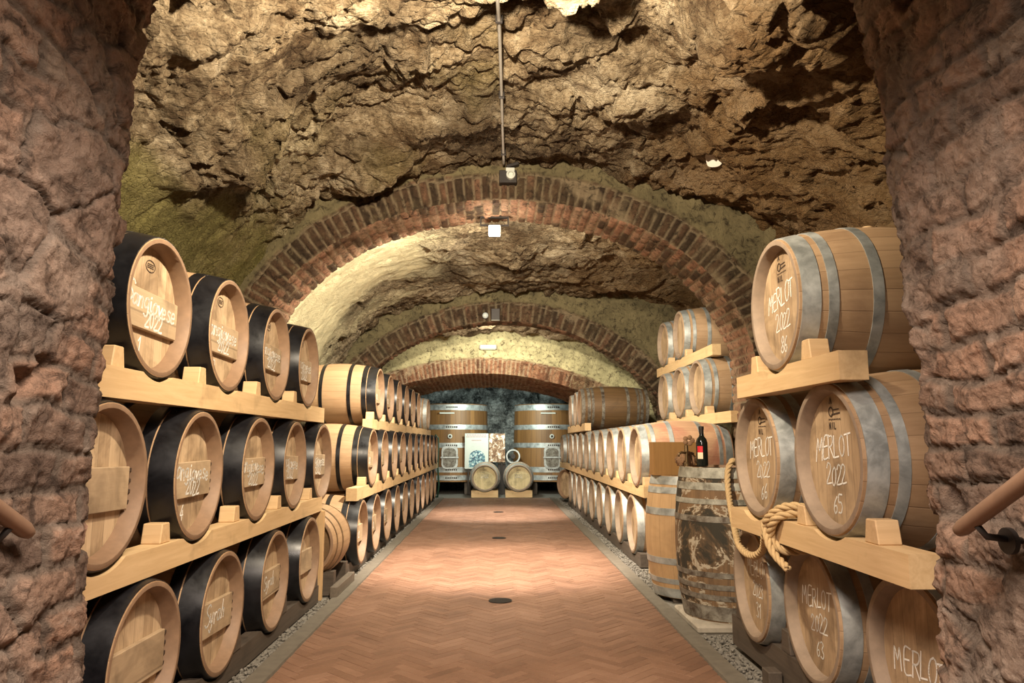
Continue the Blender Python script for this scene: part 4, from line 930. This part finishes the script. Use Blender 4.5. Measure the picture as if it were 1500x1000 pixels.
link('panel', box_mesh('panel', -.20, .20, -.012, .012, .78, 1.48, pic_mat('sepia_picture', (.05, .025, .012), (.20, .10, .05), (.38, .24, .13), 9.), .003), t)
link('leg', box_mesh('leg', -.02, .02, 0, .03, 0, .9, M['iron']), t, (-.12, .014, 0)); link('leg', box_mesh('leg', -.02, .02, 0, .03, 0, .9, M['iron']), t, (.12, .014, 0))
t = thing('hose_reel', 'round pale-rimmed hose reel standing between the two vats', 'reel', (.40, 18.28, 0))
link('stand', box_mesh('stand', -.12, .12, -.05, .05, 0, .75, M['iron']), t)
link('wheel', lathe('wheel', [(-.03, .14), (.03, .14), (.03, .175), (-.03, .175)], 28, M['galv'], 'x', closed=True), t, (0, -.09, .92), (0, 0, -PI/2))
link('hub', lathe('hub', [(-.04, 0), (-.04, .06), (.04, .06), (.04, 0)], 20, M['iron'], 'x'), t, (0, -.09, .92), (0, 0, -PI/2))
bm = bmesh.new(); bmesh.ops.create_uvsphere(bm, u_segments=20, v_segments=12, radius=.078)
for v in bm.verts: v.co = Vector((v.co.x*1.25, v.co.y*.8, v.co.z*.75+.05*v.co.x))
tag(link('white_sack', bm_mesh('white_sack', bm, M['cement'], True), None, (.12, 18.26, .785)), 'small white crumpled bag between the tops of the two end casks', 'bag')
tag(link('dark_table', box_mesh('dark_table', -.1, .1, -.1, .1, 0, .74, M['iron']), None, (.12, 18.26, -.012)), 'low dark stand holding the white bag between the two end casks', 'stand')
bm = bmesh.new(); tube(bm, [(-1.42, 16.85, 1.43), (-1.36, 16.9, 1.36), (-1.35, 16.92, 1.1), (-1.36, 16.9, .7), (-1.33, 16.93, .3), (-1.36, 17.0, .02), (-1.6, 17.2, .015)], .02, 10)
tag(link('green_hose', bm_mesh('green_hose', bm, M['green'], True)), 'dark green hose hanging at the far end of the long left stack', 'hose')

# ------------------------------------------------------------------ fittings
def ceil_z(x, y):
    p = V1.reshape(-1, 3); m = (np.abs(p[:, 0]-x) < .05) & (np.abs(p[:, 1]-y) < .05) & (p[:, 2] > 2.5); return float(p[m, 2].min()) if m.any() else 3.6
ys = np.arange(2.3, 6.36, .25); pts = [(-.005+.022*(y-3.6), y, ceil_z(-.005+.022*(y-3.6), y)-.012) for y in ys]
zz = np.pad(np.array([q[2] for q in pts]), 2, mode='edge'); zz = np.convolve(zz, [.1, .2, .4, .2, .1], 'valid')-.02; pts = [(q[0], q[1], float(z)) for q, z in zip(pts, zz)]
t = thing('ceiling_conduit', 'thin metal cable conduit running along the crown of the rock ceiling', 'conduit', (0, 0, 0))
bm = bmesh.new(); P = catmull(pts, 4); tube(bm, [tuple(p) for p in P], .012, 8); link('pipe', bm_mesh('pipe', bm, M['grey_box'], True), t)
for k in range(3, len(pts), 4): link('pipe_clip', box_mesh('pipe_clip', -.022, .022, -.012, .012, -.018, .03, M['iron'], .003), t, pts[k])
t = thing('junction_box', 'dark electrical box with round white cap above the first arch', 'box', (.098, 6.33, 3.60))
link('box_body', box_mesh('box_body', -.085, .075, -.03, .06, -.02, .10, M['iron']), t); link('round_cap', lathe('round_cap', [(.0, 0), (0, .042), (.03, .04), (.035, .025), (.02, .02), (.02, 0)], 24, M['white'], 'x'), t, (.02, -.03, .05), (0, 0, -PI/2))
link('gland', box_mesh('gland', -.025, .055, -.045, -.0, .085, .12, M['white']), t)
link('side_arm', box_mesh('side_arm', .02, .14, -.03, .03, .12, .15, M['iron']), t, (0, 0, .0), (0, -.3, 0))
def flood(loc, label, w, rotz=0, dim=False, bracket=True):
    t = thing('floodlight', label, 'lamp', loc, rotz)
    if bracket:
        bm = bmesh.new()
        bbox(bm, -.135, .135, -.03, .03, .09, .10); bbox(bm, -.14, -.128, -.02, .02, .02, .17); bbox(bm, .128, .14, -.02, .02, .02, .17); bbox(bm, -.14, .14, -.015, .015, .012, .024)
        link('bracket', bm_mesh('bracket', bm, M['iron']), t)
    link('housing', box_mesh('housing', -w, w, -.03, .06, -.07, .015, M['grey_box']), t)
    link('lamp_glass', box_mesh('lamp_glass', -w*.86, w*.86, -.037, -.029, -.062, .006, M['lamp_dim' if dim else 'lamp'], .002), t)
    link('lamp_glass', box_mesh('lamp_glass', -w*.86, w*.86, -.022, .05, -.078, -.069, M['lamp_dim' if dim else 'lamp'], .002), t)
    return t
flood((-.03, 6.85, 3.33), 'small bright floodlight on a bracket under the first brick arch', .062)
flood((-.18, 14.10, 3.14), 'rectangular floodlight on the plaster above the third arch', .17, 0, True, False)
t = thing('speaker_box', 'black square box fixed to the crown of the second brick arch', 'box', (-.03, 11.90, 3.27))
link('box_body', box_mesh('box_body', -.07, .07, -.05, .09, 0, .19, M['iron']), t); link('pale_edge', box_mesh('pale_edge', -.07, .07, -.052, .02, -.012, 0.0, M['white']), t)
t = thing('globe_lamp', 'small round pale lamp left of the black box on the second arch', 'lamp', (-.20, 11.90, 3.35))
bm = bmesh.new(); bmesh.ops.create_uvsphere(bm, u_segments=20, v_segments=12, radius=.05); link('globe', bm_mesh('globe', bm, M['lamp_dim'], True), t)
link('mount', lathe('mount', [(0, 0), (0, .04), (.10, .04), (.10, 0)], 16, M['iron'], 'x'), t, (0, .02, 0), (0, 0, PI/2))
d = np.abs(V1-np.array([1.70, 5.3, 3.42])).sum(-1); q = V1.reshape(-1, 3)[d.ravel().argmin()]
bm = bmesh.new()
A = [bm.verts.new((.075*(1+.12*math.sin(3*a+1))*math.cos(a), .075*(1+.1*math.cos(2*a))*math.sin(a), 0)) for a in np.linspace(0, 2*PI, 24, endpoint=False)]
f = bm.faces.new(A); r = bmesh.ops.extrude_face_region(bm, geom=[f])
for v in [e for e in r['geom'] if isinstance(e, bmesh.types.BMVert)]: v.co.z -= .03
q = V1.reshape(-1, 3); dv = q-np.array([0, 0, H]); dv /= np.linalg.norm(dv, axis=1)[:, None]; k = np.array([1.7686, 5.6, 2.2985]); k /= np.linalg.norm(k)
q = Vector([float(a) for a in q[(dv@k).argmax()]]); nrm = Vector((-q.x, .6-q.y, .3-q.z)).normalized()
o = link('cement_patch', bm_mesh('cement_patch', bm, M['cement']), None, q+nrm*.045); o.rotation_euler = nrm.to_track_quat('Z', 'Y').to_euler()
tag(o, 'round white cement patch stuck on the dark right side of the rock ceiling', 'patch')

# ------------------------------------------------------------------ lights
def area(name, loc, to, size, power, col, spread=180, sy=None):
    L = bpy.data.lights.new(name, 'AREA'); L.energy = power; L.color = col; L.size = size; L.spread = math.radians(spread)
    if sy: L.shape = 'RECTANGLE'; L.size_y = sy
    o = bpy.data.objects.new(name, L); C.objects.link(o); o.location = loc; o.rotation_euler = (Vector(to)-Vector(loc)).to_track_quat('-Z', 'Y').to_euler(); return o
def spot(name, loc, to, power, col, ang, blend=.5, rad=.05):
    L = bpy.data.lights.new(name, 'SPOT'); L.energy = power; L.color = col; L.spot_size = math.radians(ang); L.spot_blend = blend; L.shadow_soft_size = rad
    o = bpy.data.objects.new(name, L); C.objects.link(o); o.location = loc; o.rotation_euler = (Vector(to)-Vector(loc)).to_track_quat('-Z', 'Y').to_euler(); return o
WARM = (1, .84, .63); NEUT = (1, .90, .72); COOL = (.86, 1, .92)
area('lamp_passage', (0, .75, 2.6), (0, 1.5, 0), .8, 112, (1, .83, .70), 128)
area('lamp_front_vault', (-.1, 2.36, 3.0), (-.3, 4.6, 3.1), .10, 290, WARM)
area('lamp_arch_one', (-.03, 6.9, 3.18), (-.35, 9.2, 1.25), .12, 340, NEUT)
pt = bpy.data.lights.new('lamp_arch_one_glow', 'POINT'); pt.energy = 30; pt.color = (1, .84, .66); pt.shadow_soft_size = .06
po = bpy.data.objects.new('lamp_arch_one_glow', pt); C.objects.link(po); po.location = (-.03, 6.72, 3.0)
spot('lamp_arch_one_pool', (-.03, 6.88, 3.19), (0, 7.65, 0), 1500, (1, .84, .72), 60, .75, .1)
area('lamp_arch_two', (-.1, 12.35, 3.22), (0, 14.1, 1.5), .16, 80, NEUT)
spot('lamp_arch_two_pool', (-.1, 12.3, 3.2), (0, 13.1, 0), 1500, (1, .90, .78), 58, .75, .1)
area('lamp_end', (0, 16.35, 2.3), (0, 19.3, 1.9), .3, 85, COOL)
w = bpy.data.worlds.new('world'); bpy.context.scene.world = w; w.use_nodes = True; w.node_tree.nodes['Background'].inputs[0].default_value = (.5, .42, .34, 1); w.node_tree.nodes['Background'].inputs[1].default_value = .012
vs = bpy.context.scene.view_settings; vs.view_transform = 'Standard'; vs.look = 'None'; vs.exposure = 0.; vs.gamma = 1.
